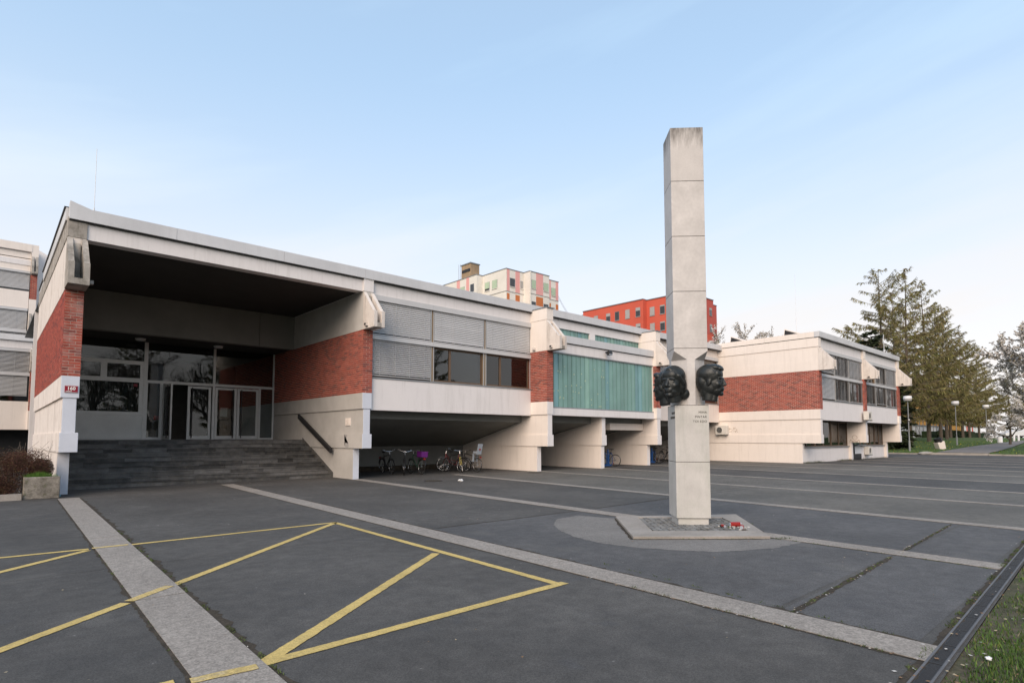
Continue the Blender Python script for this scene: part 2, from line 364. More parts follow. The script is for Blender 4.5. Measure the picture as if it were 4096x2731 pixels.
# the asphalt was laid in fields between the strips: each field is its own sheet
for i in range(-1, 8):
    (xa, ya), (xb, yb), w = STRIPS[max(i, 0)] ; (xc, yc), (xd, yd), w2 = STRIPS[i+1]
    if i < 0: xa, xb = xa-4.4, xb-4.4; w = .4
    cuts = [1.55, 2.42, 8.56, 20.3] if 1 <= i <= 2 else [1.6, 8.6, 20.3]
    for k, (y0, y1) in enumerate(zip(cuts, cuts[1:])):
        if k == 0: y0 = 1.20+(lerp(xb, xd, .5)-4.6)*.0285
        f = lambda x0, y0_, x1, y1_, y: x0+(x1-x0)*(y-y0_)/(y1_-y0_)
        mt_ = ['asphalt_dark', 'asphalt', 'asphalt_blue', 'asphalt_blue', 'asphalt_olive', 'asphalt_olive', 'asphalt', 'asphalt_olive', 'asphalt_olive'][i+1]
        if i in (1, 2) and k == len(cuts)-2: mt_ = 'asphalt'
        if i == 0 and k == 0: mt_ = 'asphalt'
        e = .03
        structure(MB().add([(f(xb,yb,xa,ya,y0)+w+e, y0+e, .002), (f(xd,yd,xc,yc,y0)-e, y0+e, .002), (f(xd,yd,xc,yc,y1)-e, y1-e, .002), (f(xb,yb,xa,ya,y1)+w+e, y1-e, .002)], [(0,1,2,3)]).build('asphalt_field', mt_))
# crumbled joints along the strips and the seams in the asphalt
def gap(name, pts, w, jit, z=.0045, m='soil', seed=1, step=.06):
    r = random.Random(seed); P = []; tot = 0
    for a, b in zip(pts, pts[1:]):
        d = math.hypot(b[0]-a[0], b[1]-a[1]); n = max(2, int(d/step))
        P += [(lerp(a[0], b[0], i/n), lerp(a[1], b[1], i/n)) for i in range(n)]
    P.append(pts[-1]); vs = []; fs = []; wl_ = wr_ = 0
    for i, p in enumerate(P):
        a = P[max(0, i-1)]; b = P[min(len(P)-1, i+1)]; dx, dy = b[0]-a[0], b[1]-a[1]; l = math.hypot(dx, dy) or 1
        nx, ny = -dy/l, dx/l
        wl_ = .55*wl_+.5*r.uniform(0, 1)**3*jit*2.4; wr_ = .55*wr_+.5*r.uniform(0, 1)**3*jit*2.4
        e = min(1, i/4, (len(P)-1-i)/4)
        vs += [(p[0]+nx*(w*e+wl_*e), p[1]+ny*(w*e+wl_*e), z), (p[0]-nx*(w*e+wr_*e), p[1]-ny*(w*e+wr_*e), z)]
        if i: k = 2*i; fs.append((k-2, k-1, k+1, k))
    return structure(MB().add(vs, fs).build(name, m))
for i, ((xa, ya), (xb, yb), w) in enumerate(STRIPS[:8]):
    j = (.035, .03, .018, .014, .01, .01, .01, .01)[i]
    gap('joint_gap', [(xb-.012, yb), (xa-.012, ya)], .005, j*.7, seed=i*2+3); gap('joint_gap', [(xb+w+.014, yb), (xa+w+.014, ya)],   .006 if i else .011, j*1.5, seed=i*2+4)
gap('joint_gap', [(13.31,2.55),(9.62,2.42)], .016, .012, seed=50); gap('joint_gap', [(9.15,2.42),(5.5,2.28)], .02, .014, seed=51)
gap('joint_gap', [(5.9,8.55),(9.72,8.5)], .012, .008, seed=52); gap('joint_gap', [(10.15,8.5),(13.7,8.65)], .012, .008, seed=53)
gap('joint_gap', [(15.2,8.9),(18.7,8.95)], .008, .006, seed=56)
gap('joint_gap', [(4.3,1.16),(6.1,1.205),(9.6,1.305),(13.6,1.42),(20,1.62)], .018, .022, seed=54)
def crack(pts, seed): gap('joint_gap', pts, .004, .006, z=.004, seed=seed, step=.04)
0 and crack([(1.06,5.1),(.93,4.95),(.97,4.75),(1.04,4.6)], 60); 0 and crack([(1.78,6.5),(1.86,6.1),(1.7,6.0)], 61); 0 and crack([(1.0,5.05),(.90,4.5),(1.0,4.25)], 62)
# yellow zig-zag marking
ym = structure(bpy.data.objects.new('road_marking', None)); COL.objects.link(ym)
def yline(a, b, w=.105, m='yellow_paint', z=.0075):
    d = math.hypot(b[0]-a[0], b[1]-a[1]); n = max(2, int(d/.05)); r = random.Random(int(a[0]*100+b[1]*10)); vs = []; fs = []
    nx, ny = -(b[1]-a[1])/d, (b[0]-a[0])/d
    for i in range(n+1):
        x, y = lerp(a[0], b[0], i/n), lerp(a[1], b[1], i/n); e1 = w/2+r.uniform(-.004, .004); e2 = w/2+r.uniform(-.004, .004)
        vs += [(x+nx*e1, y+ny*e1, z), (x-nx*e2, y-ny*e2, z)]
        if i: fs.append((2*i-2, 2*i-1, 2*i+1, 2*i))
    MB().add(vs, fs).build('painted_line', m, ym)
yline((-4.9,10.62),(1.16,10.33)); yline((1.66,10.33),(4.98,10.42)); yline((1.20,10.33),(1.64,10.33), m='worn_yellow', z=.0135)
yline((-4.0,5.1),(1.14,10.22)); yline((-3.9,2.2),(1.07,6.74)); yline((1.56,7.20),(4.93,10.38)); yline((1.10,6.77),(1.53,7.17), m='worn_yellow', z=.0135)
yline((4.94,10.43),(4.70,4.37)); yline((4.68,6.72),(1.52,4.30), .115, z=.0082); yline((4.80,4.42),(1.52,4.30), .11, z=.0078); yline((1.47,4.26),(1.06,4.30), .10, 'worn_yellow', .0135); yline((.98,4.36),(-1,4.5))
# pale asphalt apron round the monument
ap = [(7.80,7.45),(8.4,7.95),(9.1,8.02),(9.32,7.25),(7.62,5.56),(9.27,4.1),(9.5,3.82),(9.29,3.66),(8.56,3.74),(7.71,4.12),(7.35,4.6),(7.10,5.1),(6.98,5.7),(7.1,6.3),(7.42,6.95)]
aq = []; ra = random.Random(12)
for (x0_, y0_), (x1_, y1_) in zip(ap, ap[1:]+ap[:1]):
    n_ = max(1, int(math.hypot(x1_-x0_, y1_-y0_)/.05))
    aq += [(lerp(x0_, x1_, i/n_)+(ra.gauss(0, .014) if n_ > 1 else 0), lerp(y0_, y1_, i/n_)+(ra.gauss(0, .014) if n_ > 1 else 0)) for i in range(n_)]
sheet('asphalt_apron', aq, .0042, 'asphalt_pale')
gap('joint_gap', [(9.36,7.27),(7.60,5.565),(9.28,4.085)], .016, .02, z=.006, seed=70)
gap('joint_gap', [(9.30,4.07),(11.47,5.77)], .010, .012, z=.006, seed=71)
# drainage channel
dr = thing('drainage_channel', 'long dark steel drainage channel between asphalt and grass', 'drain', (8, 1.2, 0))
def drp(x, off): return (x, 1.085+(x-4.6)*.0285+off)
for o_, nm in ((.052, 'rail'), (-.052, 'rail')):
    m_ = MB(); 
    for xa, xb in ((-1.5, 6), (6, 14), (14, 24)):
        a, b = drp(xa, o_), drp(xb, o_)
        m_.add([(a[0],a[1]-.008,-.05),(b[0],b[1]-.008,-.05),(b[0],b[1]+.008,-.05),(a[0],a[1]+.008,-.05),(a[0],a[1]-.008,.012),(b[0],b[1]-.008,.012),(b[0],b[1]+.008,.012),(a[0],a[1]+.008,.012)],
               [(4,5,6,7),(0,1,5,4),(2,3,7,6),(1,2,6,5),(3,0,4,7)])
    m_.build('rail', 'channel_steel', dr)
gm = MB()
for k in range(24): gm.box(.008+k*.0205, .0195+k*.0205, -.040, .040, -.012, .004)
gm.box(0, .5, -.040, -.034, -.014, .0035); gm.box(0, .5, .034, .040, -.014, .0035); gm.box(-.005, .0, -.04, .04, -.014, .006)
gmesh = gm.mesh('grate', 'dark_steel')
for k in range(26):
    x = 1.5+k*.508; o = link('grate', gmesh, dr); p = drp(x, 0); o.location = Vector((p[0], p[1], 0))-dr.location; o.rotation_euler = (0, 0, math.atan(.0285))
MB().add([(-1.5,.87,-.045),(24,1.6,-.045),(24,1.68,-.045),(-1.5,.96,-.045)], [(0,1,2,3)]).build('channel_bed', 'soil', dr)
# manholes and drain covers
for (x, y, lab) in ((12.4,18.0,'dark round manhole cover in front of the bicycles'), (18.75,19.1,'dark drain cover at foot of second concrete post'), (25.2,18.7,'small dark stain-like drain cover before glass bay')):
    t = thing('manhole_cover', lab, 'manhole cover', (x, y, 0), 'drain covers in the asphalt')
    MB().tube((x,y,.002),(x,y,.007), .36, .36, 20).build('frame', 'dark_steel', t); MB().tube((x,y,.007),(x,y,.010), .30, .30, 20).build('lid', 'soil', t)
# near grass strip at the bottom right, and the far bank
sheet('verge', [(-1.5,.83),(24,1.56),(67,2.8),(67,-30),(-1.5,-30)], -.012, 'near_soil')
gr = MB(); rg = random.Random(3)
for i in range(120000):
    x = 3.2+rg.random()**2.1*20; y = 1.0+(x-4.6)*.0285-rg.random()**1.0*(.9+.42*max(0, x-4))
    d = 1.0+(x-4.6)*.0285-y
    n = .5+.5*sin(x*3.1+2*sin(y*4))*sin(y*5.3+x); 
    if rg.random() > min(1, .16+d*1.5+(n-.4)*.8): continue
    h = rg.uniform(.025, .07)*(.5+min(1.2, d)*1.1); a = rg.uniform(0, 6.28); w = rg.uniform(.0022, .005)*(1+.06*(x-4)); bx, by = cos(a+1.6)*h*rg.uniform(.1, .9), sin(a+1.6)*h*rg.uniform(.1, .9)
    k = rg.uniform(.6, 1.35); t = rg.random(); c = (.05*k, .10*k, .016*k) if t < .82 else ((.10*k, .125*k, .028*k) if t < .96 else (.26*k, .22*k, .12*k))
    gr.add([(x-cos(a)*w, y-sin(a)*w, -.012), (x+cos(a)*w, y+sin(a)*w, -.012), (x+bx, y+by, h-.012)], [(0,1,2)], c)
g_ = gr.build('verge_grass', 'grass_blade', colors=True); stuff(g_); tag(g_, 'patchy short green grass beside the drainage channel', 'grass')
# moss and weeds in the joints
ws = MB()
def weeds(xa, ya, xb, yb, n, spread, hmax=.03):
    for i in range(n):
        t = rg.random()
        if sin(t*37+xa)*sin(t*91) < .15: continue
        x, y = lerp(xa, xb, t)+rg.uniform(-spread, spread), lerp(ya, yb, t)+rg.uniform(-spread, spread); a = rg.uniform(0, 6.28); h = rg.uniform(.006, hmax); w = rg.uniform(.002, .006); k = rg.uniform(.5, 1.2)
        ws.add([(x-cos(a)*w, y-sin(a)*w, .004), (x+cos(a)*w, y+sin(a)*w, .004), (x+rg.uniform(-h, h), y+rg.uniform(-h, h), h)], [(0,1,2)], (.07*k, .10*k, .025*k))
weeds(1.55,4.0,1.75,12,1500,.018); weeds(1.06,4,1.24,11,300,.008); weeds(9.15,2.42,5.5,2.28,700,.018); weeds(13.3,2.55,9.7,2.42,500,.018); weeds(5.5,1.2,5.9,5,500,.015); weeds(5.03,1.2,5.2,4,600,.02)
weeds(4.4,1.18,14,1.43,3000,.03,.03); weeds(9.35,3.9,9.15,1.4,400,.02); weeds(7.6,5.56,9.3,4.08,300,.02); weeds(9.27,4.05,9.5,3.9,160,.04,.06); weeds(11.42,5.8,10.4,4.9,160,.03,.04)
stuff(tag(ws.build('joint_weeds', 'grass_blade', colors=True), 'low green weeds growing in the paving joints', 'weeds'))
# petals, cigarette ends and leaf scraps
lt = MB()
def scrap(x, y, s, c, z=.010):
    a = rg.uniform(0, 6.28); e = rg.uniform(.4, 1); dx, dy = cos(a)*s, sin(a)*s
    lt.add([(x-dx,y-dy,z+rg.uniform(0,.003)),(x+dy*e,y-dx*e,z),(x+dx,y+dy,z+rg.uniform(0,.006)),(x-dy*e,y+dx*e,z+rg.uniform(0,.003))], [(0,1,2,3)], c)
LC = [(.5,.48,.45),(.42,.40,.36),(.30,.18,.09),(.22,.13,.07),(.4,.33,.22)]
for i in range(420):
    x = rg.uniform(0, 22); y = rg.uniform(1.5, 21); s = rg.uniform(.004, .011)*(1+.04*math.hypot(x, y)); scrap(x, y, s, rg.choice(LC))
for i in range(120): t = rg.random(); scrap(lerp(5.5,13.3,t)+rg.uniform(-.04,.04), lerp(2.28,2.55,t)+rg.uniform(-.04,.04), rg.uniform(.006,.016), rg.choice(LC))
for i in range(170): x = 4.4+rg.random()**1.6*9; scrap(x, 1.0+(x-4.6)*.0285+rg.uniform(-.55,.28), rg.uniform(.006,.02), rg.choice(LC), .012)
for i in range(90): t = rg.random(); scrap(lerp(5.05,5.2,t)+rg.uniform(-.05,.0), lerp(1.2,4.5,t), rg.uniform(.005,.014), rg.choice(LC), .013)
for i in range(60): x = rg.uniform(2, 10.3); scrap(x, rg.uniform(21.3,22.4), rg.uniform(.012,.025), rg.choice(LC))
stuff(tag(lt.build('litter_scraps', 'litter_mix', colors=True), 'scattered petals and leaf scraps on the asphalt', 'litter'))
def crumpled(name, loc, s, m, lab, cat):
    r = random.Random(int(loc[0]*31)); mb = MB().ball((0,0,0), (s, s*.7, s*.45), 9, 6); mb.v = [tuple(q*r.uniform(.72,1.2) for q in p) for p in mb.v]; o = mb.build(name, m); o.location = loc; tag(o, lab, cat); return o
crumpled('crumpled_paper', (12.9,17.0,.05), .12, 'paper', 'crumpled white paper lying before the bicycles', 'litter')
crumpled('paper_scrap', (5.42,.86,.015), .032, 'paper', 'torn white paper scrap on grass beside drain', 'litter')
crumpled('plastic_wrapper', (1.52,20.05,.025), .07, 'blue_sign', 'small blue wrapper at foot of number pier', 'litter')

# ================================================================== THE SCHOOL: main block
ZL = dict(box=1.2, boxt=1.74, ledge=2.7, br0=3.3, br1=5.72, band=6.35, top=7.76)
sch = thing('school_building', 'low white and brick school block with recessed entrance portico', 'building', (10.6, 24, 0))
def fin(root, x0, x1, yf, yb, dz=0, paint='end_paint', wallm='white_plaster', post=.8, bracket=True, pier_m='brick', left_m=None, right=True, brmat='weathered_concrete', basem='weathered_concrete', capm=None, lower_only=False, spout=True):
    Z = {k: v+dz for k, v in ZL.items()}; left_m = left_m or wallm
    def seg(name, xa, xb, ya, za, zb):
        MB().box(xa, xb, ya+.012, yb, za, zb).build(name, left_m, root)
        MB().box(xa+.002, xb-.002, ya, ya+.016, za+.001, zb-.001).build('end_face', paint, root, bevel=.008)
    seg('neck_wall', x0+.055, x1-.05, yf+.02, Z['boxt'], Z['ledge']); seg('box_beam', x0+.015, x1+.02, yf, Z['box'], Z['boxt'])
    MB().box(x0+.06, x1-.085, yf+post, yb, -.02, Z['box']).build('base_wall', left_m, root)
    MB().box(x0+.062, x1-.087, yf+post-.012, yf+post, -.02, Z['box']-.002).build('end_face', paint, root)
    if lower_only: return
    seg('cap_beam', x0, x1, yf-.005, Z['ledge'], Z['br0'])
    MB().box(x0+.006, x1-.006, yf+.006, yb, Z['br0'], Z['br1']).build('brick_backing', 'mortar', root)
    bricks(root, 1, yf+.006, -1, x0-.002, x1+.002, Z['br0']+.004, Z['br1']-.004, pier=True, m=pier_m)
    bricks(root, 0, x0+.006, -1, yf+.02, yb, Z['br0']+.004, Z['br1']-.004)
    MB().box(x0-.012, x1+.005, yf, yb, Z['br1'], Z['band']).build('upper_band', left_m, root)
    MB().box(x0, x1, yf+.002, yb, Z['band'], 7.2+dz).build('upper_wall', left_m, root)
    MB().box(x0-.02, x1+.012, yf-.015, yb, 7.2+dz, Z['top']).build('pier_head', capm or left_m, root, bevel=.01)
    if bracket:
        zb = Z['br1']; t = .135; w = x1-x0; pr = .86
        prof = [(yf-.002, zb-.006), (yf-pr, zb-.006), (yf-pr, zb+.60), (yf-pr+.10, zb+.62), (yf-.002, zb+1.45)]
        br = MB().prism(prof, 0, x0-.03, x0-.03+t).build('gutter_bracket', brmat, root)
        MB().prism(prof, 0, x1+.03-t, x1+.03).build('bracket_plate', brmat, br)
        MB().box(x0-.03+t, x1+.03-t, yf-pr+.002, yf-.004, zb-.004, zb+.16).build('bracket_base', basem, br)
        MB().box(x0+t, x1-t, yf-.10, yf-.004, zb+.16, zb+1.3).build('gutter_back', basem, br)
        if spout:
            MB().box(x0-.13, x0-.03, yf-.42, yf-.26, zb+.08, zb+.20).build('spout', brmat, br); MB().box(x0-.135, x0-.128, yf-.40, yf-.28, zb+.10, zb+.18).build('spout_hole', 'dark_steel', br)
fin(sch, 1.46, 1.875, 20.0, 32, paint='end_paint', pier_m='brick_pier', left_m='stained_plaster', capm='weathered_concrete', spout=False)
MB().box(1.9, 2.02, 19.4, 19.55, 5.82, 5.92).build('spout', 'weathered_concrete', sch)
fin(sch, 10.48, 10.87, 19.96, 36, left_m='portico_plaster', capm='white_plaster', brmat='stained_plaster')
fin(sch, 19.45, 19.86, 18.97, 36, left_m='cream_glow_plaster', paint='white_plaster', post=.75, brmat='stained_plaster')
fin(sch, 28.45, 28.87, 18.97, 36, left_m='cream_glow_plaster', paint='white_plaster', post=.75, brmat='stained_plaster')
fin(sch, 23.85, 24.25, 19.3, 36, left_m='cream_glow_plaster', paint='white_plaster', post=.1, lower_only=True)
for x in (19.45, 28.45):      # little caps on the projecting pier heads
    MB().box(x-.05, x+.47, 18.9, 20.2, 7.762, 7.80).build('pier_cap', 'slate_trim', sch); MB().box(x-.16, x-.02, 18.8+.9, 18.8+1.05, 5.80, 5.92).build('spout', 'stained_plaster', sch)
# parapet in lengths, each with its own sheet
pts = [1.46, 4.1, 7.4, 10.5, 14.0, 17.0, 19.6, 22.4, 25.6, 28.7, 31.8, 34.9, 37.98]
for i, (a, b) in enumerate(zip(pts, pts[1:])):
    k = R.uniform(-.004, .004); y = 19.90+k
    za = 8.19 if i == 0 else 8.05
    MB().prism([(a+.003, 7.69), (b-.003, 7.69), (b-.003, 8.05+k), (a+.5, 8.05+k), (a+.003, za)], 1, y, y+.32).build('parapet_sheet', 'parapet_metal', sch)
    MB().box(a+.002, b-.002, 19.96, 20.2, 7.655, 7.69).build('shadow_gap', 'dark_steel', sch)
for i, (a, b) in enumerate(zip([20.25, 23, 26, 29], [23, 26, 29, 32])):
    MB().box(1.40+.05*(i > 2), 1.62+.05*(i > 2), a+.002, b-.002, 7.72-.10*(i > 2), 8.08-.16*(i > 2)).build('parapet_sheet', 'parapet_metal', sch)
    MB().box(1.36+.05*(i > 2), 1.64, a+.002, b-.002, 8.082-.16*(i > 2), 8.11-.16*(i > 2)).build('coping', 'dark_steel', sch)
MB().box(1.5, 37.9, 20.3, 46, 7.70, 7.75).build('roof', 'slate_trim', sch)
MB().box(1.5, 37.9, 36, 36.2, 0, 7.7).build('rear_wall', 'white_plaster', sch)
# portico
MB().box(1.877, 10.478, 20.03, 20.42, 7.2, 7.654).build('fascia_beam', 'white_plaster', sch)
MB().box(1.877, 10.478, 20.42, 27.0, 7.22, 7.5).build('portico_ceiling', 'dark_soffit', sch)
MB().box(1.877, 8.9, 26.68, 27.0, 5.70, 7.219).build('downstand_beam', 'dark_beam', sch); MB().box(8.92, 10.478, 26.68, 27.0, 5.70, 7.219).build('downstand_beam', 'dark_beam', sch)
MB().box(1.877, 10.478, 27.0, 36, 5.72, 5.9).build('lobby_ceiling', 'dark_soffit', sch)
for x in (4.6, 7.6):
    l_ = MB().tube((x,28.1,5.72),(x,28.1,5.64), .20, .17, 16).build('ceiling_light', 'lamp_white', sch)
MB().box(1.877, 10.478, 25.5, 36, 1.2, 1.519).build('entrance_floor', 'step_stone', sch)
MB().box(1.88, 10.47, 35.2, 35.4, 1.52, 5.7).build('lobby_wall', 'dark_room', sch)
MB().box(6.2, 6.9, 33.2, 33.6, 2.5, 2.7).build('notice_box', 'red_plastic', sch)
YG = 29.1
def frame_bar(root, x0, x1, z0, z1, y=YG, d=.06, m='door_aluminium', nm='frame_bar'): return MB().box(x0, x1, y-d/2, y+d/2, z0, z1).build(nm, m, root)
def pane(root, x0, x1, z0, z1, y=YG, m='clear_glass', nm='pane'): return MB().box(x0, x1, y-.006, y+.006, z0, z1).build(nm, m, root)
ZF = 1.52
frame_bar(sch, 4.93, 5.07, ZF, 5.72, d=.10); frame_bar(sch, 7.68, 7.78, ZF, 5.72, d=.10); frame_bar(sch, 10.40, 10.478, ZF, 5.72)
frame_bar(sch, 1.88, 4.93, 1.52, 1.60); frame_bar(sch, 1.88, 4.93, 2.56, 2.70); frame_bar(sch, 1.88, 4.93, 3.96, 4.14); frame_bar(sch, 1.88, 4.93, 4.72, 4.88)
frame_bar(sch, 3.40, 3.62, 4.14, 4.72); frame_bar(sch, 4.78, 4.93, 2.70, 3.96); frame_bar(sch, 4.80, 4.93, 4.14, 4.72)
MB().box(1.88, 4.93, YG-.02, YG+.02, 1.60, 2.56).build('white_infill_panel', 'white_panel', sch)
pane(sch, 1.88, 4.78, 2.70, 3.96); pane(sch, 1.88, 3.40, 4.14, 4.72); pane(sch, 3.62, 4.80, 4.14, 4.72); pane(sch, 1.88, 4.93, 4.88, 5.72)
cu = MB(); n = 90
cu.add([p for i in range(n+1) for p in ((1.9+i*2.85/n, YG+.35+.05*sin(i*.9)+.03*sin(i*2.3), 2.6), (1.9+i*2.85/n, YG+.35+.05*sin(i*.9)+.03*sin(i*2.3), 4.0))], [(2*i, 2*i+2, 2*i+3, 2*i+1) for i in range(n)])
cu.build('curtain', 'curtain', sch)
MB().box(4.58, 4.72, YG-.012, YG-.007, 3.78, 3.90).build('window_sticker', 'sign_red', sch)
frame_bar(sch, 5.07, 10.40, 3.97, 4.09); pane(sch, 5.07, 7.68, 4.09, 5.72); pane(sch, 7.78, 10.40, 4.09, 5.72)
pane(sch, 5.10, 5.56, 1.62, 3.97); frame_bar(sch, 5.07, 5.68, 1.52, 1.62); frame_bar(sch, 5.56, 5.68, 1.62, 3.97); frame_bar(sch, 5.07, 5.10, 1.62, 3.97)
frame_bar(sch, 9.75, 9.84, ZF, 3.97); frame_bar(sch, 9.84, 10.40, 1.52, 1.60); pane(sch, 9.84, 10.40, 1.60, 3.97)
def door(x0, x1, hand, ang=0, hx=None):
    """one glazed door leaf with its bar handle, hinged at hx"""
    w = x1-x0; z0, z1 = 1.53, 3.93; f = .10; a = radians(ang)
    def tr(mb):
        if ang:
            mb.v = [(hx+(x-hx)*cos(a)-(y-YG)*sin(a), YG+(x-hx)*sin(a)+(y-YG)*cos(a), z) for x, y, z in mb.v]
        return mb
    fr = MB().box(x0, x0+f, YG-.03, YG+.03, z0, z1).box(x1-f, x1, YG-.03, YG+.03, z0, z1).box(x0+f, x1-f, YG-.03, YG+.03, z0, z0+.16).box(x0+f, x1-f, YG-.03, YG+.03, z1-.10, z1)
    d_ = tr(fr).build('door', 'door_aluminium', sch)
    tr(MB().box(x0+f, x1-f, YG-.005, YG+.005, z0+.16, z1-.10)).build('pane', 'clear_glass', d_)
    xh = x0+.17 if hand < 0 else x1-.17
    tr(MB().tube((xh, YG-.10, z0+.06), (xh, YG-.10, z1-.06), .022, n=8).tube((xh, YG-.10, z0+.4), (xh, YG, z0+.4), .012).tube((xh, YG-.10, z1-.4), (xh, YG, z1-.4), .012)).build('handle', 'dark_steel', d_)
door(6.66, 7.62, -1); door(7.80, 8.74, 1); door(8.77, 9.73, -1); door(5.70, 6.64, 1, -82, 5.70)
MB().box(8.05, 8.35, YG+.012, YG+.016, 2.6, 3.0).build('notice', 'sign_white', sch)
# entrance steps, slab by slab
st = thing('entrance_steps', 'flight of dark slate steps leading up to the entrance doors', 'steps', (6.2, 24, 0))
for k in range(10):
    y0 = 22.48+k*.334; z0 = k*.152; x = 1.80
    while x < 10.45:
        w = min(R.uniform(.6, 1.9), 10.53-x)
        if 10.53-x-w < .3: w = 10.53-x
        d_ = R.uniform(-.008, .008); zt = z0+.152+R.uniform(-.003, .003)
        MB().box(x+.003, x+w-.003, y0+d_, y0+.36, z0-.02, zt-.035).build('riser_slab', 'step_stone', st)
        MB().box(x+.003, x+w-.003, y0+d_-.02, y0+.36, zt-.034, zt).build('tread_slab', 'step_stone', st, bevel=.006)
        x += w
MB().prism([(22.5, -.02), (25.6, 1.40), (25.6, -.02)], 0, 1.86, 10.5).build('step_core', 'soil', st)
MB().prism([(22.44, 0.0), (25.5, 1.39), (25.5, 1.60), (22.44, .21)], 0, 10.478, 10.52).build('stringer', 'step_stone', st)
# handrail, vent and repair patches on the portico's side wall
hr = thing('handrail', 'thick black sloping handrail on the right portico wall', 'handrail', (10.3, 24, 1.8))
MB().prism([(22.36, .98), (25.72, 2.46), (25.72, 2.66), (22.36, 1.18)], 0, 10.33, 10.43).build('rail', 'dark_steel', hr, bevel=.01)
for t in (.12, .5, .88): MB().box(10.42, 10.50, lerp(22.36,25.72,t)-.03, lerp(22.36,25.72,t)+.03, lerp(1.05,2.5,t), lerp(1.11,2.56,t)).build('wall_fixing', 'dark_steel', hr)
vt = thing('wall_vent', 'small cream ventilation grille on the portico side wall', 'vent', (10.5, 21.2, 2.2))
MB().box(10.50, 10.537, 20.98, 21.38, 2.08, 2.37).build('vent_frame', 'cream_glow_plaster', vt)
for k in range(7): MB().box(10.488, 10.50, 21.02+k*.048, 21.05+k*.048, 2.12, 2.33).build('vent_slat', 'cream_glow_plaster', vt)
pa = MB(); pa.add([(10.493, 21.3+dy, z) for dy, z in ((-.12,1.72),(.12,1.74),(.14,1.5),(.05,1.42),(-.22,1.38),(-.26,1.24),(-.05,1.22),(.10,1.28))], [tuple(range(8))]).build('paint_patch', 'roller_grey', sch)
# house number plate
np_ = thing('house_number_plate', 'small dark red house number plate on the entrance pier', 'sign', (1.69, 19.98, 2.95))
MB().box(1.545, 1.835, 19.972, 19.992, 2.845, 3.035).build('plate', 'sign_red', np_, bevel=.004)
MB().box(1.553, 1.827, 19.969, 19.9715, 2.853, 2.858).box(1.553, 1.827, 19.969, 19.9715, 3.022, 3.027).build('border', 'sign_white', np_)
def text(name, s, size, loc, rot, m, parent, ext=.002, align='CENTER', off=0, space=1.0):
    cu_ = bpy.data.curves.new(name, 'FONT'); cu_.body = s; cu_.size = size; cu_.extrude = ext; cu_.align_x = align; cu_.align_y = 'CENTER'; cu_.offset = off; cu_.space_character = space
    cu_.materials.append(MATS[m]); tmp = bpy.data.objects.new(name, cu_); me_ = bpy.data.meshes.new_from_object(tmp); bpy.data.objects.remove(tmp); o = bpy.data.objects.new(name, me_); COL.objects.link(o); o.parent = parent; o.location = Vector(loc)-parent.location; o.rotation_euler = rot; return o
text('number', '160', .125, (1.69, 19.968, 2.955), (pi/2, 0, 0), 'sign_white', np_, off=.004)
sn = MB(); x = 1.57
for w in (.012,.012,.016,.010,.014,.012,.010,.016):
    sn.box(x, x+w, 19.968, 19.971, 2.868, 2.885+(.004 if w > .013 else 0)); x += w+.004
sn.build('street_name_strip', 'sign_white', np_)
# classroom bays
def blind(root, x0, x1, z0, z1, y, ang=.55, pitch=.078, m='blind_metal', nm='blind'):
    mb = MB(); n = int((z1-z0)/pitch); w = .042; c = (x0+x1)/2; r = random.Random(int(x0*77+z0*13))
    for k in range(n):
        z = z1-(k+.5)*pitch; a = ang+r.uniform(-.02, .02)+(.3*r.random() if r.random() < .02 else 0)
        mb.obox((c, y, z), ((x1-x0)/2, 0, 0), (0, w*cos(a), w*sin(a)), (0, -.0012*sin(a), .0012*cos(a)))
    for t in (.12, .38, .62, .88): mb.box(lerp(x0, x1, t)-.004, lerp(x0, x1, t)+.004, y-.045, y-.041, z0, z1)
    mb.box(x0, x1, y-.03, y+.03, z0-.01, z0+.02)
    return stuff(mb.build(nm, m, root))
def sash(root, x0, x1, z0, z1, y, m='brown_frame', split=None, gm='dark_glass'):
    f = .07; wdw = MB().box(x0, x0+f, y-.03, y+.04, z0, z1).box(x1-f, x1, y-.03, y+.04, z0, z1).box(x0+f, x1-f, y-.03, y+.04, z0, z0+f).box(x0+f, x1-f, y-.03, y+.04, z1-f, z1).build('window', m, root)
    cuts = [x0+f]+([lerp(x0, x1, split)] if split else [])+[x1-f]
    for a, b in zip(cuts, cuts[1:]):
        MB().box(a+.02, b-.02, y+.0, y+.01, z0+f, z1-f).build('pane', gm, wdw)
    if split:
        s = lerp(x0, x1, split); MB().box(s-.05, s+.05, y-.034, y+.04, z0+f, z1-f).build('window_stile', m, wdw)
    return wdw
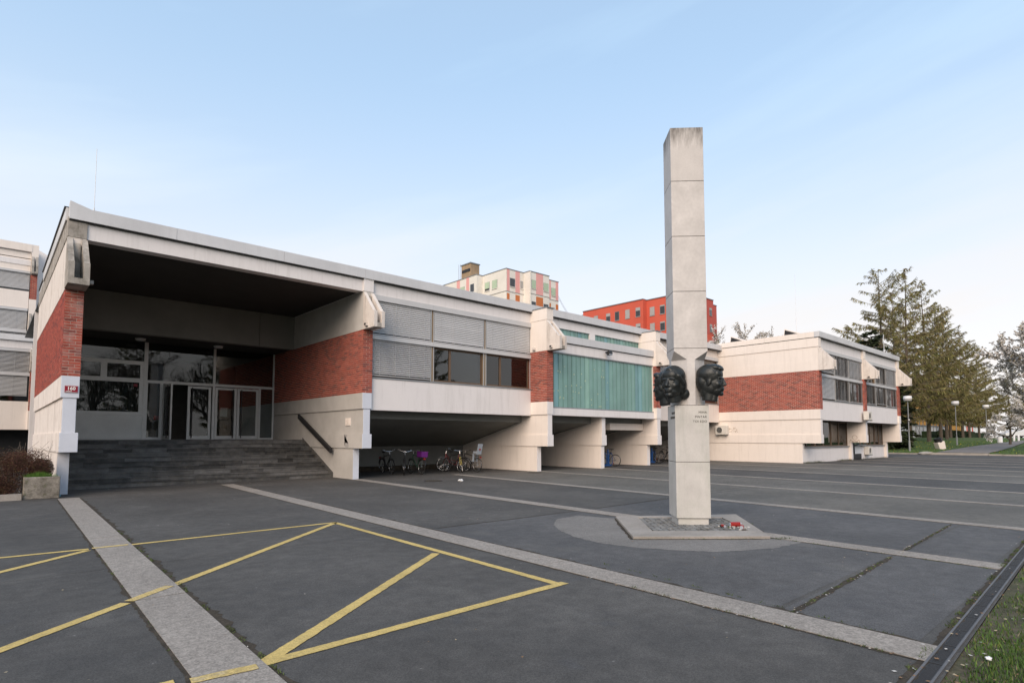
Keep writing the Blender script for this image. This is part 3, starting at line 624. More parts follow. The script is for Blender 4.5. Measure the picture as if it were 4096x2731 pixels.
def class_bay(root, x0, x1, y, top, bot, n=3, dz=0, wall='white_plaster', sp=(2.66, 3.9), wz=(3.9, 7.17), mid=(5.42, 5.59), fas=(7.17, 7.654), seed=1):
    MB().box(x0+.002, x1-.002, y, y+.25, sp[0]+dz, sp[1]+dz).build('spandrel', wall, root, bevel=.01)
    MB().box(x0+.002, x1-.002, y+.0, y+.25, fas[0]+dz, fas[1]+dz).build('fascia', wall, root)
    MB().box(x0+.002, x1-.002, y-.03, y+.25, sp[1]+dz, sp[1]+.05+dz).build('sill', 'galvanised', root)
    w = (x1-x0)/n
    for k in range(n):      # covers over the blind boxes, in lengths
        MB().box(x0+k*w+.003, x0+(k+1)*w-.003, y-.05, y+.10, 6.95+dz, 7.165+dz).build('blind_cover', 'blind_metal', root)
        MB().box(x0+k*w+.003, x0+(k+1)*w-.003, y-.04, y+.10, mid[0]+dz, mid[1]+dz).build('blind_cover', 'blind_metal', root)
    for k in range(1, n):
        x = x0+k*w
        MB().box(x-.07, x+.07, y+.05, y+.2, 3.951+dz, mid[0]-.001+dz).build('mullion', 'tan_mullion', root); MB().box(x-.07, x+.07, y+.05, y+.2, mid[1]+.001+dz, 6.949+dz).build('mullion', 'tan_mullion', root)
    for k in range(n):
        a, b = x0+k*w+(.07 if k else .02), x0+(k+1)*w-(.07 if k < n-1 else .02)
        for (za, zb, spec) in ((mid[1]+.01+dz, 6.94+dz, top[k]), (3.96+dz, mid[0]-.01+dz, bot[k])):
            sash(root, a+.02, b-.02, za, zb, y+.14, split=spec[2] if len(spec) > 2 else .38)
            MB().box(a-.02, a+.012, y+.02, y+.06, za, zb).build('blind_guide', 'aluminium', root); MB().box(b-.012, b+.02, y+.02, y+.06, za, zb).build('blind_guide', 'aluminium', root)
            if spec[0]: blind(root, a+.03, b-.03, zb-(zb-za)*spec[0], zb, y+.03, spec[1])
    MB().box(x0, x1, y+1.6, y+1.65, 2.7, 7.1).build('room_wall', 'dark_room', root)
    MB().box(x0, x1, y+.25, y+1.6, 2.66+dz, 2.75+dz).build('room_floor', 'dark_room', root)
class_bay(sch, 10.87, 19.45, 20.08, [(.98, 1.05), (.98, 1.15), (.98, 1.2)], [(.96, .8), (0, 0, .33), (0, 0, .33)])
class_bay(sch, 28.87, 37.98, 20.25, [(.98, .6), (.5, .9), (0, 0)], [(0, 0), (.6, .3), (0, 0)], wall='cream_glow_plaster')
# undercroft of the bays
for (xa, xb, yf) in ((10.79, 19.505, 20.33), (19.81, 23.905, 19.6), (24.2, 28.505, 19.6), (28.82, 37.99, 20.5)):
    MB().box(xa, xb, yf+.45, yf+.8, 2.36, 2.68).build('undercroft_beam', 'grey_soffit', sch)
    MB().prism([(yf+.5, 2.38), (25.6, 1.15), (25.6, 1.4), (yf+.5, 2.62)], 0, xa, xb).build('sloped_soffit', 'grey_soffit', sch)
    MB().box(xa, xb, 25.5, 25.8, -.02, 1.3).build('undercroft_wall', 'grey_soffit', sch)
MB().box(25.4, 28.48, 19.95, 20.4, 2.03, 2.40).build('duct_box', 'cream_glow_plaster', sch)
MB().box(11.2, 19.3, 24.95, 25.5, 0, .22).build('undercroft_plinth', 'soil', sch)
# bay of profiled glass
yb = 19.2
MB().box(19.862, 28.448, yb-.06, yb+.5, 2.68, 3.02).build('glass_sill', 'white_plaster', sch); MB().box(19.862, 28.448, yb-.02, yb+.1, 3.021, 3.09).build('sill_rail', 'galvanised', sch)
MB().box(19.862, 28.448, yb-.01, yb+.4, 5.70, 6.22).build('lintel', 'white_plaster', sch); MB().box(19.862, 28.448, yb-.03, yb-.011, 5.71, 5.76).build('drip_rail', 'galvanised', sch)
for a, b in ((19.862, 22.3), (22.303, 25.4), (25.403, 28.448)): MB().box(a, b, yb-.10, yb+.3, 6.26, 6.62).build('parapet_sheet', 'parapet_metal', sch)
MB().box(19.862, 28.448, yb-.02, yb+.3, 6.222, 6.258).build('shadow_gap', 'dark_steel', sch)
MB().box(19.862, 28.448, yb+.3, 20.3, 6.5, 6.56).build('low_roof', 'slate_trim', sch)
MB().box(28.38, 28.447, yb-.02, yb+.1, 3.09, 5.70).build('end_frame', 'cream_glow_plaster', sch)
def u_glass(x0, x1, z0, z1, y, n):
    w = (x1-x0)/n
    for k in range(n):
        a = x0+k*w; kx = R.uniform(.85, 1.12); t = R.random(); c = (.165*kx, .31*kx, .28*kx) if t < .75 else ((.24*kx, .42*kx, .36*kx) if t < .9 else (.16*kx, .33*kx, .35*kx))
        pr = R.uniform(-.004, .004)
        MB().box(a+.007, a+w-.007, y-.004+pr, y+.02, z0, z1, c).box(a+.006, a+.022, y-.022+pr, y-.004+pr, z0, z1, tuple(q*1.12 for q in c)).box(a+w-.022, a+w-.006, y-.022+pr, y-.004+pr, z0, z1, tuple(q*.8 for q in c)).build('glass_channel', 'u_glass', sch, True)
u_glass(19.87, 28.37, 3.09, 5.70, yb+.05, 26)
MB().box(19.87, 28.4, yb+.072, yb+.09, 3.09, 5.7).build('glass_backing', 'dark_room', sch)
MB().box(19.862, 28.448, 20.1, 20.4, 7.2, 7.654).build('fascia', 'white_plaster', sch)
MB().box(23.92, 24.36, 20.1, 20.4, 6.56, 7.2).build('clerestory_pier', 'white_plaster', sch); MB().box(19.862, 28.448, 20.14, 20.4, 6.56, 6.82).build('clerestory_base', 'white_plaster', sch)
u_glass(19.9, 23.90, 6.82, 7.2, 20.2, 14); u_glass(24.38, 28.42, 6.82, 7.2, 20.2, 14)
MB().box(19.87, 28.4, 20.222, 20.24, 6.8, 7.2).build('glass_backing', 'dark_room', sch)
pk = MB()
for k in range(40): pk.tube((R.uniform(19.95,24.2) if R.random() < .8 else R.uniform(19.9,25), yb+.029, R.choice((3.3,3.55,3.8,4.05,4.3,4.6,4.9,5.2))+R.uniform(-.04,.04)), (0,0,0), 0, 0, 3) if False else None
for k in range(34):
    x, z = R.uniform(19.95, 24.4)-(R.random()**2)*.2, 3.25+.31*R.randrange(7)+R.uniform(-.05, .05); s = R.uniform(.025, .055)
    for a in range(3): pk.obox((x, yb+.0215, z), (s*cos(a*1.05), 0, s*sin(a*1.05)), (0, .001+.0003*a, 0), (-.012*sin(a*1.05), 0, .012*cos(a*1.05)))
stuff(pk.build('paper_flakes', 'roller_green', sch))
fl = thing('floodlight', 'small black floodlight on the white lintel above green glass', 'lamp', (24.1, 19.1, 6.05))
MB().tube((24.1,19.19,6.1),(24.1,19.02,6.12), .03).build('arm', 'dark_steel', fl); MB().obox((24.1,18.93,6.05), (.13,0,0), (0,.10,-.05), (0,.04,.09)).build('lamp_head', 'dark_steel', fl, bevel=.02); MB().obox((24.1,18.86,6.0), (.11,0,0), (0,.02,-.012), (0,.035,.075)).build('lens', 'grey_plastic', fl)
finish_bricks(sch)

# ================================================================== THE SCHOOL: wing on the right
wg = thing('classroom_wing', 'projecting two storey school wing with long brick side wall', 'building', (46, 17, 0))
fin(wg, 38.0, 38.43, 13.6, 27, dz=.06, left_m='cream_glow_plaster', paint='white_plaster', post=1.15, brmat='stained_plaster', spout=False)
fin(wg, 46.4, 46.85, 13.6, 15.0, dz=.06, left_m='cream_glow_plaster', paint='white_plaster', post=1.0, brmat='stained_plaster')
fin(wg, 54.7, 55.15, 13.6, 20.3, dz=.06, left_m='cream_glow_plaster', paint='white_plaster', post=1.0, brmat='stained_plaster')
for a, b in ((13.802, 16.9), (16.903, 20.4)):
    MB().box(37.93, 38.2, a, b, 7.86, 8.20).build('parapet_sheet', 'cream_glow_plaster', wg)
    MB().box(37.965, 38.2, a+.1, b, 7.825, 7.859).build('shadow_gap', 'dark_steel', wg)
MB().box(37.96, 38.3, 13.57, 20.31, 7.26, 7.82).build('side_fascia', 'cream_glow_plaster', wg)
for a, b in ((37.93, 42.5), (42.503, 46.6), (46.603, 50.8), (50.803, 55.0)):
    MB().box(a, b, 13.48, 13.8, 7.86, 8.20).build('parapet_sheet', 'parapet_metal', wg); MB().box(a, b, 13.6, 13.8, 7.825, 7.859).build('shadow_gap', 'dark_steel', wg)
class_bay(wg, 38.43, 46.4, 13.72, [(.9, .7), (.97, .5), (.98, .8)], [(.94, .95), (.97, .3), (.97, .06)], dz=.04, fas=(7.17, 7.785))
class_bay(wg, 46.85, 54.7, 13.72, [(.55, .7), (.96, .4), (.96, .75)], [(.95, .05), (.90, .05), (.96, .0)], dz=.04, fas=(7.17, 7.785))
MB().box(38, 55.1, 14, 46, 7.75, 7.80).build('roof', 'slate_trim', wg); MB().box(38.1, 55.0, 20.2, 20.35, 0, 7.7).build('rear_wall', 'white_plaster', wg)
MB().box(38.064, 54.8, 14.78, 15.0, -.02, .96).build('base_front_wall', 'white_plaster', wg)
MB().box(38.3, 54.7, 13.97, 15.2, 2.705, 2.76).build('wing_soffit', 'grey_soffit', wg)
for (a, b, sp_) in ((38.3, 40.35, .3), (40.4, 43.2, .5), (43.25, 46.42, .45), (49.2, 50.8, .5), (50.85, 52.6, .35), (52.65, 54.7, .5)):
    sash(wg, a, b, 1.02, 2.70, 14.86, split=sp_, gm='clear_glass'); MB().box(a+.1, b-.1, 15.3, 15.32, 1.3 if R.random() < .6 else 1.02, 2.7).build('roller_shade', 'roller_green', wg)
for a, b in ((38.2, 46.4), (49.15, 54.75)): MB().box(a, b, 14.68, 14.95, .962, 1.015).build('sill', 'galvanised', wg)
MB().box(38.3, 54.7, 16.3, 16.35, .9, 2.7).build('room_wall', 'roller_grey', wg)
dw = MB().box(47.6, 49.0, 14.74, 14.775, .42, 1.0).build('door', 'pvc_panel', wg); MB().box(46.95, 49.05, 14.742, 14.776, 0, .40).build('door_plinth', 'dark_steel', dw); MB().box(46.9, 47.55, 14.72, 14.775, .41, 1.2).build('door_reveal', 'dark_room', dw); MB().box(47.4, 49.3, 14.45, 14.74, 1.04, 1.10).build('door_canopy', 'galvanised', dw)
# saw-tooth rooflights
for y in (15.9, 19.6):
    s = MB().prism([(y-1.45, 8.15), (y, 8.15), (y-.08, 8.72)], 0, 38.5, 46).build('rooflight', 'cream_glow_plaster', wg)
    MB().prism([(y-1.25, 8.155), (y-.06, 8.155), (y-.12, 8.63)], 0, 38.47, 38.499).build('rooflight_glazing', 'dark_steel', s)
    MB().box(38.45, 38.469, y-.98, y-.93, 8.15, 8.36).build('glazing_bar', 'cream_glow_plaster', s)
# graffiti scribbles (flat paint)
gf = MB(); rr = random.Random(5)
for k in range(26):
    y, z = 19.0+rr.random()*.8, 1.98+rr.random()*.28; a = rr.uniform(0, 3.14); l = rr.uniform(.03, .11)
    gf.obox((38.053, y, z), (.001, 0, 0), (0, l*cos(a), l*sin(a)), (0, -.007*sin(a), .007*cos(a)))
stuff(gf.build('graffiti', 'tower_brown', wg))
gp = MB()
for k in range(14):
    a0, a1 = k*2*pi/14, (k+1)*2*pi/14; gp.tube((46.412-.004, 14.35+.16*cos(a0), 1.62+.16*sin(a0)), (46.412-.004, 14.35+.16*cos(a1), 1.62+.16*sin(a1)), .012, n=4)
for (a, b) in (((.28,.02),(.12,-.12)),((.12,-.12),(0,-.04)),((0,-.04),(-.12,-.12)),((-.12,-.12),(-.28,.02)),((-.28,.02),(-.33,-.16)),((.28,.02),(.33,-.16)),((.2,-.14),(0,-.17)),((-.2,-.14),(0,-.17))):
    gp.tube((46.408, 14.35+a[0], 1.44+a[1]), (46.408, 14.35+b[0], 1.44+b[1]), .014, n=4)
stuff(gp.build('graffiti', 'tower_brown', wg))
finish_bricks(wg)
def air_con(label, loc, rz):
    t = thing('air_conditioner', label, 'air conditioner', group='air conditioners on the wing')
    MB().box(-.42, .42, -.32, 0, 0, .62).build('casing', 'ac_white', t, bevel=.02)
    MB().ring((-.12, -.325, .31), (0, 1, 0), .22, .015, 24, 5).build('fan_ring', 'ac_white', t); MB().tube((-.12,-.321,.31),(-.12,-.323,.31), .215, n=20).build('fan_opening', 'dark_room', t)
    for k in range(6): MB().box(-.33, .09, -.335, -.329, .12+k*.075, .13+k*.075).build('grille_bar', 'ac_white', t)
    for x in (-.3, .3): MB().box(x-.02, x+.02, -.36, .0, -.06, -.005).build('wall_bracket', 'galvanised', t)
    return place(t, loc, rz)
air_con('air conditioner low on the cream side wall behind the pillar', (37.99+.05, 20.0, 1.82), -pi/2)
air_con('air conditioner hung under the brick pier of the wing front', (46.3, 13.58, 2.85), 0)
air_con('air conditioner near the ground beside the small white door', (50.2, 14.77, .32), 0)

# ================================================================== THE SCHOOL: rear block at far left
rb = thing('rear_school_block', 'taller white school block with grey blinds behind the entrance block', 'building', (-3, 50, 0))
MB().box(-12, 2.0, 46.85, 47.1, 7.62, 7.98).build('parapet_sheet', 'parapet_metal', rb); MB().box(-12, 1.93, 46.98, 47.2, 7.15, 7.6).build('fascia', 'white_plaster', rb)
for a, b in ((6.95, 7.13), (5.44, 5.62)): MB().box(-12, 1.86, 46.92, 47.1, a, b).build('blind_cover', 'blind_metal', rb)
blind(rb, -4, 1.82, 5.64, 6.93, 47.02, .6); blind(rb, -4, 1.76, 4.2, 5.42, 47.02, .75)
MB().box(-12, 1.9, 47.1, 47.14, 3.8, 7.0).build('window', 'dark_glass', rb); MB().box(-12, 1.9, 48.3, 48.35, 2.1, 7.1).build('room_wall', 'dark_room', rb)
MB().box(-12, 1.88, 46.96, 47.2, 2.1, 3.85).build('spandrel', 'cream_glow_plaster', rb)
MB().box(1.86, 2.14, 46.9, 50, 3.28, 5.72).build('brick_backing', 'mortar', rb); bricks(rb, 1, 46.9, -1, 1.86, 2.14, 3.29, 5.7, pier=True)
MB().box(1.86, 2.16, 46.8, 50, 2.1, 3.27).build('cap_beam', 'cream_glow_plaster', rb); MB().box(1.84, 2.1, 46.85, 50, 5.73, 7.14).build('upper_wall', 'cream_glow_plaster', rb)
MB().prism([(46.85, 5.75), (46.2, 5.75), (46.2, 6.3), (46.85, 7.1)], 0, 1.85, 2.1).build('gutter_bracket', 'weathered_concrete', rb)
MB().box(-12, 2.0, 47.2, 50, 7.6, 7.7).build('roof', 'slate_trim', rb)
MB().box(-12, 2.1, 51.5, 52, 2.2, 14.6).build('core_wall', 'dark_room', rb); MB().box(-12, 9, 48.5, 48.7, 0, 2.2).build('core_wall', 'dark_room', rb); MB().box(-12, -11.8, 47, 52, 0, 14.6).build('core_wall', 'dark_room', rb); MB().box(-12, 2.1, 50, 52, -.05, .05).build('undercroft_floor', 'soil', rb)
MB().box(-12, 1.78, 49.95, 50.2, 14.05, 14.55).build('parapet', 'cream_glow_plaster', rb); MB().box(-12, 2.1, 50.1, 52, 13.55, 13.6).build('roof', 'slate_trim', rb)
MB().box(-12, 1.75, 50.1, 50.3, 13.45, 14.0).build('fascia', 'cream_glow_plaster', rb); MB().box(-12, 1.75, 49.98, 50.2, 13.1, 13.45).build('fascia', 'white_plaster', rb); MB().box(-12, 1.74, 50.02, 50.2, 12.72, 13.1).build('fascia', 'cream_glow_plaster', rb)
MB().box(-12, 1.74, 49.94, 50.1, 12.56, 12.71).build('blind_cover', 'blind_metal', rb); blind(rb, -3, 1.72, 11.5, 12.55, 50.05, 1.0)
MB().box(-12, 1.74, 50.12, 50.15, 11.35, 12.6).build('window', 'dark_glass', rb)
MB().box(-12, 1.72, 50, 50.2, 10.2, 11.35).build('spandrel', 'cream_glow_plaster', rb)
MB().box(-12, 1.70, 49.94, 50.1, 10.02, 10.18).build('blind_cover', 'blind_metal', rb); blind(rb, -3, 1.68, 8.75, 10.0, 50.05, .9); MB().box(-12, 1.7, 49.94, 50.1, 8.55, 8.72).build('blind_cover', 'blind_metal', rb); blind(rb, -3, 1.68, 7.8, 8.53, 50.05, .6)
MB().box(-12, 1.7, 50.12, 50.15, 7.7, 10.1).build('window', 'dark_glass', rb)
MB().box(1.76, 2.12, 50, 52, 10.85, 12.5).build('brick_backing', 'mortar', rb); bricks(rb, 1, 50, -1, 1.76, 2.12, 10.86, 12.5, 20, pier=True)
MB().box(1.76, 2.13, 49.97, 52, 12.51, 14.55).build('upper_wall', 'cream_glow_plaster', rb); MB().box(1.74, 2.12, 49.97, 52, 8.6, 10.84).build('cap_beam', 'cream_glow_plaster', rb)
MB().box(1.72, 2.08, 50, 52, 7.7, 8.59).build('brick_backing', 'mortar', rb); bricks(rb, 1, 50, -1, 1.72, 2.08, 7.7, 8.58, 11, pier=True)
for z in (12.5, 8.62): MB().prism([(50, z), (49.4, z), (49.4, z+.5), (50, z+1.3)], 0, 1.78, 1.9).prism([(50, z), (49.4, z), (49.4, z+.5), (50, z+1.3)], 0, 1.99, 2.12).box(1.9, 1.99, 49.42, 50, z+.002, z+.15).build('gutter_bracket', 'weathered_concrete', rb)
MB().prism([(1.75, 8.0), (1.75, 15.05), (3.6, 14.0), (3.6, 8.0)], 1, 52.05, 54).build('stair_gable', 'white_plaster', rb)
finish_bricks(rb, 0)
def mast(label, loc, h, r=.014):
    t = thing('lightning_rod', label, 'mast', loc, 'thin rods on the roofs'); x, y, z = loc
    MB().tube(loc, (x, y, z+h*.45), r*1.3, n=5).build('lower_pole', 'lamp_white', t); MB().tube((x,y,z+h*.45), (x, y, z+h), r*.6, r*.5, n=5).build('upper_pole', 'lamp_white', t)
    MB().tube((x,y,z), (x,y,z+.06), r*4, n=6).build('base', 'galvanised', t); return t
mast('tall thin rod on the roof above the entrance', (2.42, 24, 7.75), 3.8, .016); mast('white rod on the front roof edge of the wing', (54.8, 14.5, 7.8), 2.35, .035); mast('faint thin rod on the wing roof behind the skylights', (45, 17.6, 7.8), 6.2, .018)

# ================================================================== MONUMENT
MC = (9.755, 5.83); HS = .61*.7071
mo = thing('monument_pillar', 'tall pale marble pillar carrying dark bronze heads', 'monument', (MC[0], MC[1], 0))
def sq(z, h=HS, e=0): return [(MC[0]-h+e, MC[1], z), (MC[0], MC[1]-h+e, z), (MC[0]+h-e, MC[1], z), (MC[0], MC[1]+h-e, z)]
JN = [.146, 1.16, 2.195, 3.243, 4.305, 5.346, 6.401, 7.44]
MB().add(sq(-.02, .54*.7071)+sq(.145, .54*.7071), [(0,3,2,1),(4,5,6,7),(0,1,5,4),(1,2,6,5),(2,3,7,6),(3,0,4,7)]).build('plinth', 'marble_stained', mo)
for i, (a, b) in enumerate(zip(JN, JN[1:])):
    m = 'marble_stained' if i < 2 else ('marble_top' if i == 6 else 'marble')
    if i == 2:
        c = .235; A = sq(0); mb = MB(); vs = []; oct_ = []
        for k in range(4):
            p, q, s_ = Vector(A[k]), Vector(A[(k-1) % 4]), Vector(A[(k+1) % 4]); oct_ += [p+(q-p).normalized()*c, p+(s_-p).normalized()*c]
        lo = [(p.x, p.y, a+.004) for p in oct_]; hi = [(p.x, p.y, 3.035) for p in oct_]; cz = [(p[0], p[1], 3.19) for p in A]; tp = [(p[0], p[1], b-.004) for p in A]
        vs = lo+hi+cz+tp; fs = [tuple(range(7, -1, -1)), (20,21,22,23)]
        for k in range(8): fs.append((k, (k+1) % 8, (k+1) % 8+8, k+8))
        for k in range(4):
            fs.append((8+2*k, 8+2*k+1, 16+k)); n_ = (k+1) % 4; fs.append((8+2*k+1, 8+2*n_, 16+n_, 20+n_, 20+k, 16+k))
        MB().add(vs, fs).build('stone_block', m, mo)
    else: MB().add(sq(a+.004)+sq(b-.004), [(0,3,2,1),(4,5,6,7),(0,1,5,4),(1,2,6,5),(2,3,7,6),(3,0,4,7)]).build('stone_block', m, mo, bevel=.005)
    if i: MB().add(sq(a-.004, HS, .006)+sq(a+.004, HS, .006), [(0,1,5,4),(1,2,6,5),(2,3,7,6),(3,0,4,7)]).build('mortar_joint', 'soil', mo)
def head(label, loc, rz, style, sc=.0247):
    bm = bmesh.new()
    def el(c, r, ry=0, rx=0):
        q = bmesh.ops.create_icosphere(bm, subdivisions=3, radius=1)['verts']
        M_ = Matrix.Translation(c) @ Matrix.Rotation(ry, 4, 'Y') @ Matrix.Rotation(rx, 4, 'X') @ Matrix.Diagonal((r[0], r[1], r[2], 1)); bmesh.ops.transform(bm, matrix=M_, verts=q)
    def chain(pa, pb, ra, rb_, n=5):
        for i in range(n+1): t = i/n; r = lerp(ra, rb_, t); el(Vector(pa).lerp(Vector(pb), t), (r, r, r))
    male = style != 'woman'
    el((-1.5,0,3.2), (9.0,7.5,8.2)); el((1.4,0,-2.2), (6.5,6.3,8.8)); el((2.6,0,-7.6), (4.7,5.1,3.7)); el((6.0,0,-9.9), (1.9,2.5,1.7)); el((3.8,0,4.4), (3.9,5.9,4.6))
    el((-.5,4.2,-5.2), (3.6,2.0,4.4)); el((-.5,-4.2,-5.2), (3.6,2.0,4.4)); el((3.0,0,-9.2), (3.6,3.6,2.4))
    for s in (-1, 1):
        el((6.55,s*2.7,1.5), (1.25,2.9,.75), 0, s*-.12); el((4.5,s*3.6,-3.2), (2.1,2.3,2.4)); el((5.9,s*2.95,-.5), (.95,1.4,.75)); el((8.0,s*1.05,-3.8), (.9,.75,.65)); el((-1.0,s*6.75,-1.4), (1.6,.6,2.8), .2)
        chain((6.4,s*1.6,-4.2), (5.6,s*3.0,-7.6), .8, .9, 4)
    chain((7.0,0,1.4), (9.3,0,-3.3), .85, 1.0, 9); el((6.6,0,-6.2), (1.5,3.0,2.6)); el((7.75,0,-6.2), (.6,2.2,.45)); el((7.55,0,-7.35), (.75,1.9,.55))
    chain((-2.2,0,-7), (-3.0,0,-16), 4.9, 4.7, 10); chain((1.2,0,-9.5), (-.2,0,-15), 3.0, 3.6, 8)
    el((-3.2,0,-3.5), (6.4,6.5,8.2)); el((-2.6,0,-11), (5.0,4.8,8.0))
    if style == 'man':
        el((-2.3,0,4.6), (9.4,7.9,7.8)); el((2.2,0,9.2), (6.0,6.3,2.9), .16); el((-6,0,-.5), (6.2,7.0,8.0)); el((-4.6,0,-7), (4.4,5.5,7.0)); chain((6.3,-3.5,8.2), (6.3,3.5,8.2), 1.5, 1.5, 6)
    elif style == 'man_wavy':
        el((-2.4,0,4.6), (9.5,8.0,7.9))
        for k in range(9): q_ = k/8*pi; el((2.2+3.2*sin(q_), 6.2*cos(q_), 7.9+1.6*sin(q_)), (2.2,1.7,1.9))
        el((-6,0,-1), (6.5,7.0,7.5)); el((-6,0,-8), (4.6,5.6,5.0))
    else:
        el((-2.0,0,4.2), (9.6,8.3,8.0)); el((-4,6.0,-2.5), (4.5,2.4,6.0)); el((-4,-6.0,-2.5), (4.5,2.4,6.0)); el((-7.6,0,-6.0), (4.6,7.4,5.0)); el((-8,5.2,-8.5), (3.8,3.8,4.2)); el((-8,-5.2,-8.5), (3.8,3.8,4.2))
        for s in (-1, 1): chain((5.6,s*.6,8.6), (3.0,s*6.4,3.6), 1.2, 1.3, 10); chain((3.0,s*6.4,3.6), (-1.0,s*7.3,-1.0), 1.3, 1.5, 8)
    for v in bm.verts:
        v.co.z = max(v.co.z, -15.2-.12*v.co.x); v.co *= sc
    me = bpy.data.meshes.new('bronze_head'); bm.to_mesh(me); bm.free(); me.materials.append(MATS['bronze']); me.polygons.foreach_set('use_smooth', [True]*len(me.polygons))
    o = link('bronze_head', me, mo); o.location = Vector(loc)-mo.location; o.rotation_euler = (0, 0, rz); o['label'] = label
    r_ = o.modifiers.new('remesh', 'REMESH'); r_.mode = 'VOXEL'; r_.voxel_size = .0075; r_.use_smooth_shade = True
    s_ = o.modifiers.new('smooth', 'SMOOTH'); s_.factor = .5; s_.iterations = 9
    return o
head('bronze woman\'s head with hair gathered back', (MC[0]-.50, MC[1], 2.62), pi+.10, 'woman', .0252)
head('bronze man\'s head with swept back hair in profile', (MC[0]+.02, MC[1]-.50, 2.64), -pi/2+.30, 'man')
head('bronze man\'s head with wavy hair half hidden', (MC[0]+.0, MC[1]+.50, 2.60), pi/2, 'man_wavy')
fn = Vector((-.7071, -.7071, 0)); fx = Vector((.7071, -.7071, 0)); fc = Vector((MC[0], MC[1], 0))+fn*(.305+.001)
for k, s in enumerate(('MIHA', 'PINTAR', 'TOI EDO')):
    text('lettering', s, .058, fc+fx*.268+Vector((0, 0, 2.063-.083*k)), (pi/2, 0, -pi/4), 'bronze', mo, .002, 'RIGHT', 0, 1.12)
ln_ = Vector((-.7071, .7071, 0)); lx = Vector((-.7071, -.7071, 0)); lc = Vector((MC[0], MC[1], 0))+ln_*.3055
for k, n_ in enumerate((3, 4)):
    mb = MB()
    for q in range(n_*2): mb.obox(lc+lx*(.285-.045*q)+Vector((0,0,2.055-.083*k)), lx*.009, ln_*.004, Vector((0,0,.021)))
    for q in range(n_): mb.obox(lc+lx*(.262-.09*q)+Vector((0,0,2.055-.083*k+.008*(q % 2))), lx*.016, ln_*.003, Vector((0,0,.005)))
    mb.build('lettering', 'bronze', mo)
# concrete frame round the foot, in four lengths, with cobbles inside
mf = thing('monument_kerb', 'flat concrete kerb frame filled with cobbles round the pillar', 'kerb', (9.6, 5.7, 0))
OUT = [(7.638,5.566),(9.274,4.124),(11.43,5.776),(9.33,7.219)]; INN = [(8.35,5.69),(9.57,4.62),(10.77,5.73),(9.55,6.84)]
for k in range(4):
    n_ = (k+1) % 4; q = [OUT[k], OUT[n_], INN[n_], INN[k]]; e = .002
    MB().add([(x, y, -.03) for x, y in q]+[(x, y, .045) for x, y in q], [(0,3,2,1),(4,5,6,7),(0,1,5,4),(1,2,6,5),(2,3,7,6),(3,0,4,7)]).build('kerb_stone', 'frame_concrete', mf, bevel=.006)
MB().add([(x, y, .006) for x, y in INN], [(0,1,2,3)]).build('cobble_bed', 'soil', mf)
cbm = []
for k in range(5):
    r_ = random.Random(k+40); mb = MB().box(-.042, .042, -.042, .042, -.03, .0); mb.v = [(x*r_.uniform(.85,1.05), y*r_.uniform(.85,1.05), z+(r_.uniform(-.004,.004) if z > -.01 else 0)) for x, y, z in mb.v]; cbm.append(mb.mesh('cobble', 'cobble'))
def inside(p, poly):
    return all((poly[(i+1) % 4][0]-poly[i][0])*(p[1]-poly[i][1])-(poly[(i+1) % 4][1]-poly[i][1])*(p[0]-poly[i][0]) > .045 for i in range(4))
for i in range(22):
    for j in range(22):
        u = -1.05+i*.0955; v = -1.05+j*.0955+.03*sin(i*.9); x = 9.56+u*.7071+v*.7071; y = 5.72-u*.7071+v*.7071
        if not inside((x, y), INN) or (abs((x-MC[0])+(y-MC[1])) < .385*1.0 and abs((x-MC[0])-(y-MC[1])) < .385): continue
        o = link('cobble', R.choice(cbm), mf); o.location = Vector((x, y, .036+R.uniform(-.004, .004)))-mf.location; o.rotation_euler = (R.uniform(-.05,.05), R.uniform(-.05,.05), -pi/4+R.uniform(-.15,.15))
def candle(label, loc, rz, lying=True):
    t = thing('grave_candle', label, 'candle', group='red candles at the pillar')
    MB().tube((-.075,0,.035), (.06,0,.038), .036, .034, 10).build('red_jar', 'red_plastic', t, smooth=False); MB().tube((.06,0,.038),(.085,0,.038), .03, .02, 10).build('lid', 'silver_paint', t); MB().tube((-.075,0,.035),(-.083,0,.035), .03, n=10).build('base', 'grey_plastic', t)
    return place(t, loc, rz)
candle('red grave candle lying in the cobbles, the larger left one', (9.83, 4.98, .035), -.72, 1).scale = (1.25,)*3
candle('red grave candle lying in the corner of the kerb frame', (9.70, 4.80, .035), .4); candle('small broken red candle nearest the pillar foot', (9.66, 5.12, .034), 1.0).scale = (.7,)*3
rs = MB()
for k in range(30): x, y = 9.65+R.uniform(-.12,.35), 4.9+R.uniform(-.15,.32); rs.ball((x, y, .045), (R.uniform(.01,.035), R.uniform(.01,.03), R.uniform(.008,.02)), 5, 4, R.choice([(.03,.03,.03),(.4,.4,.38),(.10,.12,.05),(.5,.48,.45)]))
stuff(tag(rs.build('rubble', 'litter_mix', colors=True), 'broken candle glass and stones beside red candles', 'rubble'))

